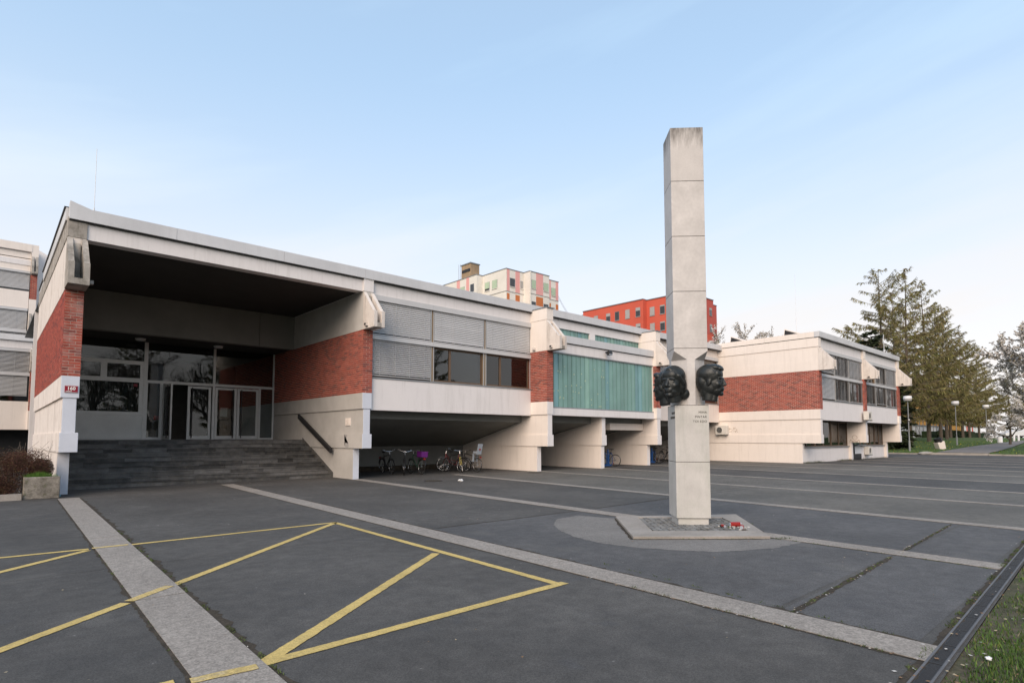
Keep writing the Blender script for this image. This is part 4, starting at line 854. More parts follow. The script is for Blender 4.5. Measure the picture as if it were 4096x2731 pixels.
# ================================================================== BICYCLES
CW = {}
def wheel_meshes(rr_=.335):
    if rr_ not in CW:
        a = MB().ring((0,0,0), (0,1,0), rr_-.018, .019, 30, 7).mesh('wheel', 'rubber', smooth=True); b = MB().ring((0,0,0), (0,1,0), rr_-.044, .009, 30, 5).mesh('rim', 'chrome', smooth=True); c = MB()
        for k in range(16): t = k*2*pi/16; c.tube((.02*cos(t+.5), .02*(-1)**k, .02*sin(t+.5)), ((rr_-.05)*cos(t), 0, (rr_-.05)*sin(t)), .0022, n=3)
        c.tube((0,-.05,0),(0,.05,0), .018); CW[rr_] = (a, b, c.mesh('spokes', 'chrome'))
    return CW[rr_]
def bike(label, rear, front, colour, style='diamond', guards=False, basket=None, seat=False, rack=False, lean=.06, refl=None, fork=None, bars='flat'):
    """rear and front: ground points under the hubs; the bike is built along +x and set on its wheels"""
    t = thing('bicycle', label, 'bicycle', group='bicycles parked under the school'); wb = 1.04
    A, B = Vector((0,0,.335)), Vector((wb,0,.335)); bb = Vector((.43,0,.29)); ht = Vector((wb-.14,0,.86)); hb = Vector((wb-.11,0,.74)); st_ = Vector((.27,0,.80)); sd_ = Vector((.24,0,.93))
    for c in (A, B):
        m3 = wheel_meshes(); w = link('wheel', m3[0], t); w.location = c; w.rotation_euler = (0, R.uniform(0, 3), 0); link('rim', m3[1], w); link('spokes', m3[2], w)
        if refl: MB().obox((.16,0,.12), (.03,0,.022), (0,.012,0), (-.01,0,.014)).build('reflector', refl, w)
    f = MB(); f.tube(bb, st_, .016).tube(bb, A, .011).tube(st_, A, .009).tube(ht, hb, .019)
    if style == 'diamond': f.tube(hb, bb, .020).tube(ht, st_-Vector((-.01,0,.05)), .017)
    else: f.path([hb, Vector((.72,0,.42)), bb], .021).path([ht-Vector((0,0,.06)), Vector((.70,0,.55)), Vector((.36,0,.48))], .013)
    f.build('frame', colour, t, smooth=False)
    k = MB()
    for s in (-1, 1): k.tube(hb+Vector((0,s*.03,-.02)), B+Vector((0,s*.05,0)), .011)
    k.build('fork', fork or colour, t)
    h = MB().tube(ht, ht+Vector((-.02,0,.14)), .013); top = ht+Vector((-.02,0,.14))
    if bars == 'flat': h.path([top+Vector((-.06,.30,.02)), top+Vector((.0,.1,.0)), top+Vector((0,-.1,0)), top+Vector((-.06,-.30,.02))], .011)
    else: h.path([top+Vector((-.22,.27,.05)), top+Vector((-.05,.28,.07)), top+Vector((.03,.08,0)), top+Vector((.03,-.08,0)), top+Vector((-.05,-.28,.07)), top+Vector((-.22,-.27,.05))], .011)
    hh = h.build('handlebar', 'chrome', t)
    for s in (-1, 1):
        e = top+(Vector((-.06,s*.30,.02)) if bars == 'flat' else Vector((-.22,s*.27,.05))); MB().tube(e, e+Vector((.0 if bars == 'flat' else .12, -s*.11 if bars == 'flat' else 0, 0)), .017).build('grip', 'rubber', hh)
    s_ = MB().ball(sd_+Vector((-.03,0,.02)), (.12,.075,.03), 10, 6).ball(sd_+Vector((.09,0,.02)), (.09,.03,.025), 8, 6).tube(st_, sd_, .013); s_.build('saddle', 'black_paint', t, smooth=True)
    c = MB().ring(bb+Vector((0,.045,0)), (0,1,0), .085, .007, 18, 5).tube(bb+Vector((0,.055,0)), bb+Vector((.10,.06,-.13)), .009).tube(bb+Vector((0,-.055,0)), bb+Vector((-.10,-.06,.13)), .009).obox(bb+Vector((.10,.10,-.13)), (.045,0,0), (0,.04,0), (0,0,.010)).obox(bb+Vector((-.10,-.10,.13)), (.045,0,0), (0,.04,0), (0,0,.010)).tube(bb+Vector((0,.045,.08)), A+Vector((0,.045,.03)), .004, n=4).tube(bb+Vector((0,.045,-.08)), A+Vector((0,.045,-.03)), .004, n=4).tube(bb+Vector((0,-.06,0)), bb+Vector((0,.06,0)), .02)
    c.build('crankset', 'black_paint', t)
    if guards:
        for cc, a0, a1 in ((A, .6, 2.9), (B, .7, 2.6)):
            g = MB(); n = 10
            for i in range(n):
                ta, tb = lerp(a0, a1, i/n), lerp(a0, a1, (i+1)/n); pa, pb = cc+Vector((cos(ta), 0, sin(ta)))*.365, cc+Vector((cos(tb), 0, sin(tb)))*.365
                g.obox((pa+pb)/2, (pb-pa)/2, (0,.025,0), Vector((cos(ta), 0, sin(ta)))*.003)
            g.build('mudguard', 'black_paint' if guards is True else guards, t)
    if rack or basket or seat:
        MB().path([(-.18,.06,.74),(.24,.06,.74)], .006).path([(-.18,-.06,.74),(.24,-.06,.74)], .006).tube((0,.06,.335),(-.02,.06,.74), .006).tube((0,-.06,.335),(-.02,-.06,.74), .006).obox((.0,0,.74), (.18,0,0), (0,.05,0), (0,0,.004)).build('rear_rack', 'black_paint', t)
        MB().box(-.24, -.20, -.045, .045, .66, .72).build('rear_light', 'red_plastic', t)
    if basket:
        b_ = MB(); z0, z1 = .76, 1.0
        for (xa, xb, ya, yb_) in ((-.20,.20,-.16,-.15),(-.20,.20,.15,.16),(-.20,-.19,-.16,.16),(.19,.20,-.16,.16)): b_.box(xa, xb, ya, yb_, z0, z1)
        b_.box(-.2, .2, -.16, .16, z0, z0+.012).box(-.215, .215, -.175, -.148, z1-.012, z1+.012).box(-.215, .215, .148, .175, z1-.012, z1+.012); bk = b_.build('basket', basket, t); MB().box(-.20, .20, -.178, -.176, z1-.03, z1+.014).build('basket_trim', 'sign_white', bk)
    if seat:
        q = MB().obox((.02,0,.86), (.15,0,.01), (0,.14,0), (-.005,0,.025)).obox((-.14,0,1.08), (.022,0,-.003), (0,.14,0), (-.05,0,.23)).obox((.02,.15,.92), (.13,0,0), (0,.012,0), (0,0,.05)).obox((.02,-.15,.92), (.13,0,0), (0,.012,0), (0,0,.05)).obox((.17,.10,.68), (.03,0,.005), (0,.045,0), (-.01,0,.18)).obox((.17,-.10,.68), (.03,0,.005), (0,.045,0), (-.01,0,.18)).obox((.20,.10,.50), (.06,0,0), (0,.045,0), (0,0,.02)).obox((.20,-.10,.50), (.06,0,0), (0,.045,0), (0,0,.02))
        cs = q.build('child_seat', 'grey_plastic', t, bevel=.012); MB().obox((-.165,0,1.06), (.004,0,0), (0,.05,0), (0,0,.035)).build('seat_badge', 'red_plastic', cs)
    d = Vector(front)-Vector(rear); t.location = (rear[0], rear[1], .0); t.rotation_euler = (lean, 0, math.atan2(d.y, d.x)); return t
bike('dark bicycle with silver handlebar, leftmost under the bay', (13.45,23.6), (13.33,22.55), 'black_paint', bars='swept', guards=True, rack=True)
bike('black bicycle with large front wheel left of purple basket', (13.80,22.40), (13.28,21.5), 'black_paint', bars='swept', guards=True, lean=-.05)
bike('dark bicycle with bright purple basket on its rack', (14.02,21.30), (14.14,22.34), 'green_paint', basket='purple_plastic', bars='swept', guards=True)
bike('dark red step-through bicycle seen side-on', (17.2,22.35), (16.3,22.85), 'red_paint', 'step', guards='silver_paint', bars='swept')
bike('bicycle with yellow stem and white fork facing out', (16.2,22.45), (16.26,21.42), 'black_paint', fork='yellow_gloss', lean=-.05)
bike('black bicycle with grey child seat on the back', (17.03,21.2), (16.98,22.24), 'black_paint', seat=True, lean=.04)
bike('black bicycle locked in blue rack beside glass bay post', (26.2,20.25), (25.95,21.25), 'black_paint', refl='red_plastic')
bike('black bicycle with mudguard partly hidden beside the pillar', (31.6,20.95), (31.3,21.95), 'black_paint', guards=True, refl='orange_plastic', fork='silver_paint')
bike('bicycle mostly hidden behind the marble pillar', (34.1,21.9), (34.6,22.8), 'black_paint', guards=True)
for (x, y, lab) in ((26.0, 21.1, 'blue steel bicycle rack behind the middle glass bay post'), (31.3, 21.8, 'blue bicycle rack just left of the marble pillar')):
    t = thing('bicycle_rack', lab, 'bicycle rack', (x, y, 0), 'blue bicycle racks')
    MB().box(x-1.2, x+.3, y-.55, y-.47, .02, .12).build('ground_beam', 'blue_paint', t); MB().box(x-1.2, x+.3, y+.1, y+.16, .02, .10).build('ground_beam', 'blue_paint', t)
    for k in range(3): MB().path([(x-.9+k*.5, y-.5, .08), (x-.9+k*.5, y-.5, .62), (x-.82+k*.5, y-.5, .72), (x-.7+k*.5, y-.5, .72), (x-.62+k*.5, y-.5, .62), (x-.62+k*.5, y-.5, .08)], .025).build('wheel_loop', 'blue_paint', t)
    MB().box(x-.03, x+.03, y-.53, y-.47, .12, .95).build('upright', 'blue_paint', t)
bs = thing('bicycle_sign', 'small pale blue notice board on the bicycle rack', 'sign', (25.7, 20.8, 0))
MB().box(25.10, 25.92, 20.78, 20.82, 1.08, 1.36).build('sign_board', 'sign_white', bs); MB().box(25.13, 25.90, 20.772, 20.779, 1.13, 1.33).build('sign_face', 'blue_sign', bs); MB().box(25.62, 25.68, 20.80, 20.86, 0, 1.1).build('sign_post', 'blue_paint', bs)

# ================================================================== PLANTER AND SHRUB
pl = thing('concrete_planter', 'weathered concrete planter box beside the entrance pier', 'planter', (1.13, 20.0, 0))
MB().box(.77, 1.52, 19.62, 19.72, 0, .575).build('planter_wall', 'mossy_concrete', pl, bevel=.02); MB().box(.77, .87, 19.722, 21.4, 0, .57).build('planter_wall', 'mossy_concrete', pl, bevel=.02); MB().box(1.42, 1.52, 19.722, 19.99, 0, .57).build('planter_wall', 'weathered_concrete', pl, bevel=.02)
MB().box(.87, 1.5, 19.72, 21.4, 0, .48).build('soil_fill', 'soil', pl)
MB().box(-9, .74, 19.55, 19.68, -.02, .16).build('edging_kerb', 'kerb_concrete'); ek = bpy.data.objects['edging_kerb']; tag(ek, 'low stained concrete edging under the reddish shrub', 'kerb')
def leafy(name, root, ells, n, cols, s, m='shrub_leaf', seed=1, fill=.55, droop=0):
    r = random.Random(seed); mb = MB()
    for k in range(n):
        c, rad = r.choice(ells); v = Vector((r.gauss(0,1), r.gauss(0,1), r.gauss(0,1))).normalized()*(r.random()**fill)
        p = Vector((c[0]+v.x*rad[0], c[1]+v.y*rad[1], c[2]+v.z*rad[2])); 
        if p.z < .02: continue
        a = Vector((r.gauss(0,1), r.gauss(0,1), r.gauss(0,1)-droop)).normalized(); b = a.orthogonal().normalized(); q = s*r.uniform(.6, 1.4); col = r.choice(cols); kk = r.uniform(.6, 1.35)
        mb.add([p-a*q, p+b*q*.4, p+a*q, p-b*q*.4], [(0,1,2,3)], tuple(x*kk for x in col))
    return mb.build(name, m, root, True)
sh = thing('trailing_shrub', 'dense reddish brown trailing shrub left of the entrance pier', 'shrub', (.5, 20.4, 0))
ELL = [((.2,20.3,.70), (.70,.6,.66)), ((.85,20.3,.86), (.55,.5,.46)), ((-.3,20.1,.5), (.5,.4,.5)), ((-.1,20.3,.42), (.55,.5,.5)), ((1.15,20.25,.75), (.28,.4,.30)), ((.45,20.1,.35), (.4,.38,.42)), ((-1.0,20.5,.5), (.9,.6,.6)), ((.6,20.4,.95),(.4,.4,.3)), ((.35,20.0,.25),(.4,.25,.4))]
leafy('foliage', sh, ELL+ELL[:5], 70000, [(.085,.032,.024),(.06,.025,.019),(.10,.045,.028),(.10,.07,.03)], .0155, seed=4, droop=.8)
tw = MB(); r_ = random.Random(9)
for k in range(60):
    c, rad = r_.choice(ELL); p = Vector(c); q = p+Vector((r_.gauss(0,.5), r_.gauss(0,.4), r_.uniform(.1,.75)))*.9; tw.path([p, (p+q)/2+Vector((r_.gauss(0,.05), r_.gauss(0,.05), .08)), q], .0035, 3)
for k in range(4): a = Vector((1.25+.1*r_.random(), 19.98, .9)); tw.path([a, a+Vector((-.05+.1*r_.random(),.02,.25)), a+Vector((-.3+.45*r_.random(),.03,.45+.2*r_.random()))], .003, 3)
stuff(tw.build('branches', 'bark', sh))
gs = thing('grass_tuft', 'bright green grass tuft growing in the concrete planter', 'grass', (1.1, 19.85, .48)); mb = MB()
for k in range(2600):
    x, y = r_.gauss(1.1,.17), r_.gauss(19.86,.10); x = min(max(x,.85),1.48); y = min(max(y,19.74),20.1); h = r_.uniform(.06,.27)*(1-.9*abs(x-1.1)); a = r_.uniform(0,6.28); k_ = r_.uniform(.6,1.4); w = .004
    mb.add([(x-cos(a)*w,y-sin(a)*w,.48),(x+cos(a)*w,y+sin(a)*w,.48),(x+r_.gauss(0,.05),y+r_.gauss(0,.05),.48+h)], [(0,1,2)], (.075*k_,.16*k_,.02*k_))
mb.build('blades', 'grass_blade', gs, True)

# ================================================================== FAR RIGHT: bank, path, kerbs, furniture
def bank(x): return .13 if x < 67 else min(.13+(x-67)*.0225, 1.62)
mb = MB(); xs = [67.15, 75, 85, 95, 105, 115, 133.3, 200, 400]; ys = [-60, 0, 6, 12, 16, 22, 30, 60, 140]
mb.add([(x, y, bank(x)+(.05*sin(x*.31+y*.5) if 80 < x < 130 else 0)) for x in xs for y in ys], [(i*9+j, (i+1)*9+j, (i+1)*9+j+1, i*9+j+1) for i in range(8) for j in range(8)])
o = mb.build('grass_bank', 'grass_ground'); structure(o); o['label'] = 'green grass bank beyond the forecourt'
pth = [((68.0,13.95),(67.4,10.0)), ((75.66,13.98),(72.4,9.95)), ((83.2,14.04),(83.15,10.3)), ((100.4,13.45),(100.9,11.2)), ((112,12.6),(112,11.0)), ((160,14),(160,12)), ((230,18),(230,15))]
mb = MB(); mb.add([(p[0], p[1], bank(p[0])+.07) for a, b in pth for p in (a, b)], [(2*i, 2*i+1, 2*i+3, 2*i+2) for i in range(len(pth)-1)]); structure(mb.build('path', 'path_asphalt'))
kb = structure(bpy.data.objects.new('kerb', None)); COL.objects.link(kb)
y = 2.9
while y < 22:
    if not 9.9 < y < 13.6: MB().box(66.98, 67.16, y+.01, y+.99, -.05, .13+R.uniform(-.008,.008)).build('kerb_stone', 'kerb_concrete', kb)
    y += 1.0
for k in range(2): MB().box(66.9-.35*(1-k), 67.3+.3*k, 9.9, 14.2, -.02, .09+.10*k).build('step', 'kerb_concrete', kb)
bo = MB().ball((0,0,0), (.75,.7,.22), 9, 6); bo.v = [(x*R.uniform(.85,1.15), y*R.uniform(.85,1.15), z) for x, y, z in bo.v]; o = bo.build('boulder', 'kerb_concrete'); o.location = (66.8, 14.5, .08); tag(o, 'flat weathered stone at the corner of the path', 'rock')
gt = MB()
for k in range(9000):
    x = 67.3+R.random()**1.5*45; y = R.uniform(3, 24) if x < 90 else R.uniform(9, 30); z = bank(x); h = R.uniform(.05,.14); a = R.uniform(0,6.28); w = .02+.0004*(x-60); kk = R.uniform(.6,1.3)
    if 10 < y < 14 and x < 100: continue
    c = (.085*kk,.15*kk,.03*kk) if R.random() < .96 else (.55,.45,.05); gt.add([(x-cos(a)*w,y-sin(a)*w,z),(x+cos(a)*w,y+sin(a)*w,z),(x+R.gauss(0,.03),y+R.gauss(0,.03),z+h)], [(0,1,2)], c)
stuff(tag(gt.build('bank_grass', 'grass_blade', colors=True), 'rough grass with dandelions on the bank', 'grass'))
wd = MB()
for k in range(1500): x = R.choice((R.uniform(38,41), R.uniform(48,56), R.uniform(44,47))); y = 14.62+R.gauss(0,.10); h = R.uniform(.03,.16); kk = R.uniform(.6,1.2); wd.add([(x-.02,y,0),(x+.02,y+.01,0),(x+R.gauss(0,.04),y+R.gauss(0,.04),h)], [(0,1,2)], (.09*kk,.11*kk,.03*kk))
stuff(tag(wd.build('wall_weeds', 'grass_blade', colors=True), 'thin weeds along the foot of the wing wall', 'weeds'))
def street_lamp(label, x, y, h, s=1, sign=False):
    z = bank(x); t = thing('street_lamp', label, 'lamp', (x, y, z), 'path lamps')
    MB().tube((x,y,z-.1), (x,y,z+1.1), .075*s, n=10).build('lower_post', 'galvanised', t); MB().tube((x,y,z+1.1),(x,y,z+h-.5), .045*s, .035*s, 8).build('upper_post', 'galvanised', t)
    MB().tube((x,y,z+h-.5),(x,y,z+h-.28), .30*s, .34*s, 16).build('lower_shade', 'roller_grey', t); MB().tube((x,y,z+h-.28),(x,y,z+h), .34*s, .31*s, 16).build('upper_shade', 'lamp_white', t)
    if sign:
        q = MB().box(x-.45, x+.35, y-.06, y-.03, z+3.1, z+3.38).build('arrow_sign', 'dark_steel', t); MB().box(x-.35, x+.22, y-.066, y-.061, z+3.17, z+3.31).build('sign_face', 'sign_white', q)
    return t
street_lamp('grey path lamp with arrow sign beside the wing', 70.4, 16.7, 5.7, 1.15, True); street_lamp('white capped path lamp standing on the open bank', 90.3, 16.36, 5.55, 1.2); street_lamp('path lamp half hidden by blossom branches', 110.8, 16.4, 5.4, 1.2); street_lamp('farthest path lamp at the right edge', 128, 13.2, 5.6, 1.2)
lb = thing('litter_bin', 'tilted concrete litter bin with black liner on the bank', 'bin', (0,0,0))
MB().prism([(-.34,0),(.34,0),(.40,.85),(-.40,.85)], 1, -.34, .34).build('bin_body', 'cream_glow_plaster', lb, bevel=.03); MB().tube((-.02,0,.8),(-.06,0,1.25), .36, .40, 12).build('bin_liner', 'black_paint', lb); place(lb, (77.6,15.5,.33), .5); lb.rotation_euler = (.0,-.25,-.7)
lb2 = thing('litter_bin', 'small pale litter bin beside the far path', 'bin', (103,13.9,.94)); MB().tube((103,13.9,.9),(103,13.9,1.75), .30, .30, 12).build('bin_body', 'lamp_white', lb2); MB().tube((103,13.9,1.75),(103,13.9,1.88), .30, .15, 12).build('bin_lid', 'galvanised', lb2)
for k, (x, y) in enumerate(((111.5,13.45),(112,13.0),(113.2,12.2),(113.6,11.85),(114,11.5),(115.5,10.6))):
    o = MB().tube((x,y,bank(x)-.1),(x,y,bank(x)+.75), .14, .13, 10).ball((x,y,bank(x)+.75), .13, 10, 6).build('bollard', 'lamp_white'); tag(o, ('leftmost', 'second', 'third', 'fourth', 'fifth', 'rightmost')[k]+' short white bollard in the row by the far car park', 'bollard', 'white bollards by the car park')
# orange hall, white fence wall and hedge behind the trees
oh = thing('orange_hall', 'long orange walled hall seen between the larch trunks', 'building', (150, 45, 1.6))
MB().box(120, 205, 36, 60, 1.5, 12.5).build('wall', 'orange_wall', oh); MB().box(119.5, 205.5, 35.5, 60.5, 12.5, 13.1).build('roof', 'slate_trim', oh)
for k in range(9): w = MB().box(124+k*9, 128+k*9, 35.9, 36.05, 6.2, 8.4).build('window', 'slate_trim', oh); MB().box(124.3+k*9, 127.7+k*9, 35.86, 35.9, 6.4, 8.2).build('pane', 'far_glass', w)
ww = thing('white_fence_wall', 'white panelled fence wall under the orange hall', 'fence', (140, 33.8, 1.6))
for k in range(22):
    MB().box(112+k*3+.03, 112+k*3+2.97, 33.9, 34.1, 1.5, 4.1+.02*(k % 3)).build('panel', 'white_wall', ww)
    MB().box(112+k*3-.08, 112+k*3+.08, 33.75, 33.9, 1.5, 6.5).build('post', 'galvanised', ww)
    if k % 3 == 0: MB().tube((112+k*3, 33.7, 4.2), (112+k*3+1.2, 33.2, 1.6), .06, n=6).build('brace', 'galvanised', ww)
MB().box(112, 178, 33.8, 33.9, 4.12, 4.4).build('top_rail', 'slate_trim', ww)
fh = thing('white_hall', 'low white hall beyond the hedge at far right', 'building', (250, 60, 1.6)); MB().box(205, 330, 52, 70, 1.5, 7).build('wall', 'white_wall', fh)
for k in range(11): MB().box(207+k*11, 208.4+k*11, 51.8, 52, 1.6, 6.6).build('pilaster', 'red_render_dark', fh)
MB().box(204, 331, 51.5, 70.5, 7, 7.6).build('roof', 'slate_trim', fh)
hd = thing('clipped_hedge', 'dark clipped hedge behind the far tree trunks', 'hedge', (165, 31, 1.6)); HE = [((150+k*7, 29.5+k*.55, 2.4), (4.4, 1.0, .95)) for k in range(9)]
leafy('foliage', hd, HE, 9000, [(.02,.035,.012),(.03,.05,.016),(.012,.02,.008)], .22, seed=8, fill=.35); MB().prism([(150-4,1.6),(214,1.6),(214,3.0),(146,3.0)], 1, 31.5, 32.4).build('inner_mass', 'hedge', hd)
def parked_car(label, loc, rz, m='car_paint'):
    t = thing('parked_car', label, 'car', group='cars in the far car park')
    prof = [(-2.15,.32),(-2.2,.72),(-2.05,.95),(-1.35,1.02),(-.85,1.45),(.55,1.48),(1.15,1.02),(2.0,.90),(2.2,.62),(2.15,.32)]
    MB().prism(prof, 1, -.86, .86).build('body', m, t, bevel=.06)
    gl = [(-1.22,1.04),(-.80,1.39),(.50,1.41),(.98,1.04)]
    for s in (-1, 1): MB().prism(gl, 1, s*.865, s*.87).build('side_window', 'far_glass', t)
    for x in (-1.35, 1.35):
        for s in (-1, 1): w = MB().tube((x,s*.70,.33),(x,s*.88,.33), .33, n=18).build('wheel', 'rubber', t); MB().tube((x,s*.875,.33),(x,s*.89,.33), .20, n=14).build('rim', 'silver_paint', w)
    for s in (-.6, .6): MB().box(2.12, 2.2, s-.16, s+.16, .62, .76).build('headlight', 'lamp_white', t); MB().box(-2.21, -2.12, s-.14, s+.14, .70, .86).build('taillight', 'red_plastic', t)
    return place(t, loc, rz)
parked_car('white car parked in the far car park', (138, 16.6, 1.62), 2.4); parked_car('white car cut off at the right edge of the photo', (142, 13.4, 1.62), 2.4); parked_car('red car parked far behind the white cars', (150, 17.5, 1.62), 2.4, 'red_paint')

# ================================================================== TREES
def limb(mb, p, d, L, r, r1, bend, segs, rnd, n=5, up=0.0):
    out = [Vector(p)]; d = Vector(d).normalized(); q = Vector(p)
    for i in range(segs):
        d = (d+Vector((rnd.gauss(0,bend), rnd.gauss(0,bend), rnd.gauss(0,bend)+up))).normalized(); e = q+d*(L/segs)
        mb.tube(q, e, lerp(r, r1, i/segs), lerp(r, r1, (i+1)/segs), n, cap=False); q = e; out.append(q.copy())
    return out, d
def larch_mesh(H, seed, spread=.26, dense=1.0, dark=False, low=.14):
    rnd = random.Random(seed); T = MB(); Cw = MB()
    tr, _ = limb(T, (0,0,-.3), (0,0,1), H+.3, .0125*H, .012, .005, 12, rnd, 7)
    nb = int(92*dense)
    cols = [(.20,.178,.060),(.17,.172,.055),(.22,.172,.078),(.15,.12,.06)] if not dark else [(.022,.034,.012),(.030,.042,.014),(.016,.024,.010)]
    for k in range(nb):
        t = low+(1-low)*(k+rnd.random()*.8)/nb; i = min(int(t*12), 11); p = tr[i].lerp(tr[i+1], t*12-i) if t < 1 else tr[-1]; a = rnd.uniform(0, 6.28)
        tt = (t-low)/(1-low); L = H*spread*(1-tt)**.58*rnd.uniform(.35, 1.15)+.3
        if tt < .12: L *= rnd.uniform(.35, .85)
        tilt = rnd.uniform(-.18, .12)+.35*tt; pts_, _ = limb(T, p, (cos(a), sin(a), tilt), L, .004*H*(1-tt)+.018, .008, .10, 5, rnd, 4, .075 if not dark else -.02)
        for j, (u, v) in enumerate(zip(pts_, pts_[1:])):
            m = int((26 if not dark else 22)*dense*(1.75-1.2*tt)*(.5+j*.32)*max(.4, L/4.0))
            for q in range(m):
                s = u.lerp(v, rnd.random()); side = (v-u).normalized().cross(Vector((0,0,1))); 
                if side.length < .1: side = Vector((1,0,0))
                side = side.normalized()*rnd.choice((-1,1)); 
                l = rnd.uniform(.25, 1.0)*(.6+.5*(1-tt)); dr_ = (side*rnd.uniform(.1,.8)+(v-u).normalized()*rnd.uniform(0,.6)+Vector((0,0,-rnd.uniform(.25,1.0)))).normalized() if not dark else (side*rnd.uniform(.5,1)+(v-u).normalized()*rnd.uniform(.2,.9)+Vector((0,0,-rnd.uniform(.0,.6)))).normalized()
                w = rnd.uniform(.018, .042) if not dark else rnd.uniform(.07, .14); sx = dr_.orthogonal().normalized()
                sx.rotate(Matrix.Rotation(rnd.uniform(0,6.28), 3, dr_)); kk = rnd.uniform(.6, 1.35); c = tuple(x*kk for x in rnd.choice(cols)); e = s+dr_*l
                Cw.add([s-sx*w*.4, s+sx*w*.4, s+dr_*l*.6+sx*w, e, s+dr_*l*.6-sx*w], [(0,1,2,3,4)], c)
    return T.mesh('trunk', 'bark'), Cw.mesh('crown', 'larch_needle', True)
LM = [larch_mesh(23, 1, .34, .98), larch_mesh(23, 2, .28, 1.0), larch_mesh(23, 3, .32, .96)]; SPR = larch_mesh(13, 9, .24, 1.0, True, .05)
def top_of(me): return max(v.co.z for v in me.vertices)
def tree(name, label, cat, group, meshes, loc, rz, sc):
    t = thing(name, label, cat, (0,0,0), group); link('trunk', meshes[0], t); link('crown', meshes[1], t); place(t, loc, rz, sc); return t
for i, (x, y, h, k, lab) in enumerate(((80.2,21.5,22.0,0,'tall larch behind the wing roof, leftmost of the row'), (89.5,21.1,23.4,1,'tallest larch with pointed top beside the wing'), (97.5,24.6,22,2,'larch standing behind the two tallest ones'), (105.5,22.5,24.5,1,'larch with upswept top right of the tallest'),
        (112,22.3,22,2,'larch with bare upper branches in mid row'), (120.2,23.1,22.5,0,'slender larch halfway along the row'), (133,25,21,1,'larch hidden among the middle of the row'), (147,25.6,22,2,'lower looking larch right of the row middle'), (162,27,22,0,'distant larch near the end of the row'), (178,27.8,22,1,'small distant larch left of the blossom tree'), (196,29,20,2,'farthest larch behind the blossom branches'), (222,27.5,21,0,'distant larch at the end of the path'), (214,22.5,19,1,'dim larch beside the far car park'), (240,24,20,2,'last larch against the white hall'))):
    tree('larch_tree', lab, 'tree', 'larches along the path', LM[k], (x, y, bank(x)-.1), i*1.7, h/23)
for x, y, h, rz, lab in ((73.2,20.6,13.4,.3,'dark spruce rising behind the wing parapet'), (77.3,19.3,9.0,2.1,'dark spruce with low boughs beside the wing end'), (75.5,24,12.5,4,'dark spruce deeper behind the wing')):
    tree('spruce_tree', lab, 'tree', 'dark spruces behind the wing', SPR, (x, y, bank(x)-.1), rz, h/13)
def broad_mesh(H, seed, blossom=0, levels=4, spread=.62, tw=.02, dens=1.0, bs=.07, leancone=.0, rtr=.022, up=.05):
    rnd = random.Random(seed); T = MB(); Cw = MB()
    def flowers(a, b, n):
        for k in range(n):
            s = a.lerp(b, rnd.random())+Vector((rnd.gauss(0,.05), rnd.gauss(0,.05), rnd.gauss(0,.05)))*1.4
            for q in range(2):
                u = Vector((rnd.gauss(0,1), rnd.gauss(0,1), rnd.gauss(0,1))).normalized(); v = u.orthogonal().normalized(); z = bs*rnd.uniform(.5,1.2); kk = rnd.uniform(.8,1.08)
                c = (.66*kk,.63*kk,.60*kk) if rnd.random() < .80 else (.24*kk,.20*kk,.11*kk); Cw.add([s-u*z, s+v*z*.8, s+u*z, s-v*z*.8], [(0,1,2,3)], c)
    def rec(p, d, L, r, lv):
        pts_, dd = limb(T, p, d, L, r, r*.55, .13, 4, rnd, 5 if lv < 2 else 3, up)
        if blossom and lv >= 2:
            for a, b in zip(pts_, pts_[1:]): flowers(a, b, int(blossom*L/4*(1 if lv > 2 else .45)+rnd.random()))
        if lv >= levels: return
        nk = rnd.choice((3,4,4,5)) if lv < levels-1 else rnd.choice((4,5,6))
        for k in range(int(nk*dens+.5)):
            t = rnd.uniform(.3, 1.0) if k else 1.0; i = min(int(t*4), 3); s = pts_[i].lerp(pts_[i+1], t*4-i); ax = dd.orthogonal().normalized(); ax.rotate(Matrix.Rotation(rnd.uniform(0,6.28), 3, dd))
            nd = (dd+ax*rnd.uniform(.45,1.0)*spread*1.6).normalized(); rec(s, nd, L*rnd.uniform(.52,.78), max(r*.52, .006), lv+1)
    rec(Vector((0,0,-.2)), (0,0,1), H*.32, H*rtr, 0)
    return T.mesh('trunk', 'bark'), (Cw.mesh('crown', 'blossom', True) if blossom else None)
CHE = broad_mesh(12, 21, 38, 4, .72, bs=.066); CH2 = broad_mesh(8, 22, 24, 4, .75, bs=.065)
tree('cherry_tree', 'large white blossoming cherry at the right edge', 'tree', 'white cherry trees', CHE, (71.4, 3.3, .1), 1.0, 15.5/top_of(CHE[0]))
tree('cherry_tree', 'white blossoming cherry overhanging the far path', 'tree', 'white cherry trees', CHE, (80, 7.6, .35), 2.6, 9.5/top_of(CHE[0]))
tree('cherry_tree', 'low white cherry bough beside the path lamp', 'tree', 'white cherry trees', CH2, (93, 11.6, .6), 4.4, .95)
tree('cherry_tree', 'pale blossoming tree showing above the wing roof', 'tree', 'white cherry trees', CHE, (73.5, 34.5, .1), .4, 17.2/top_of(CHE[0]))
BT = broad_mesh(15, 31, 0, 5, .6, dens=.9, rtr=.02)
for i, (x, y, rz, s) in enumerate(((2,-17,0,1), (8,-13.5,1.3,.95), (14,-18,2.2,1.1), (19.5,-14,3.7,1), (26,-19,5,1.05), (-5,-16,4.1,1))):
    t = thing('bare_tree', 'bare tree behind the viewer mirrored in entrance glass, number '+('one','two','three','four','five','six','seventh','eighth','ninth','tenth','eleventh','twelfth')[i], 'tree', group='bare trees mirrored in the entrance glass'); link('trunk', BT[0], t); place(t, (x, y, -.1), rz, s)

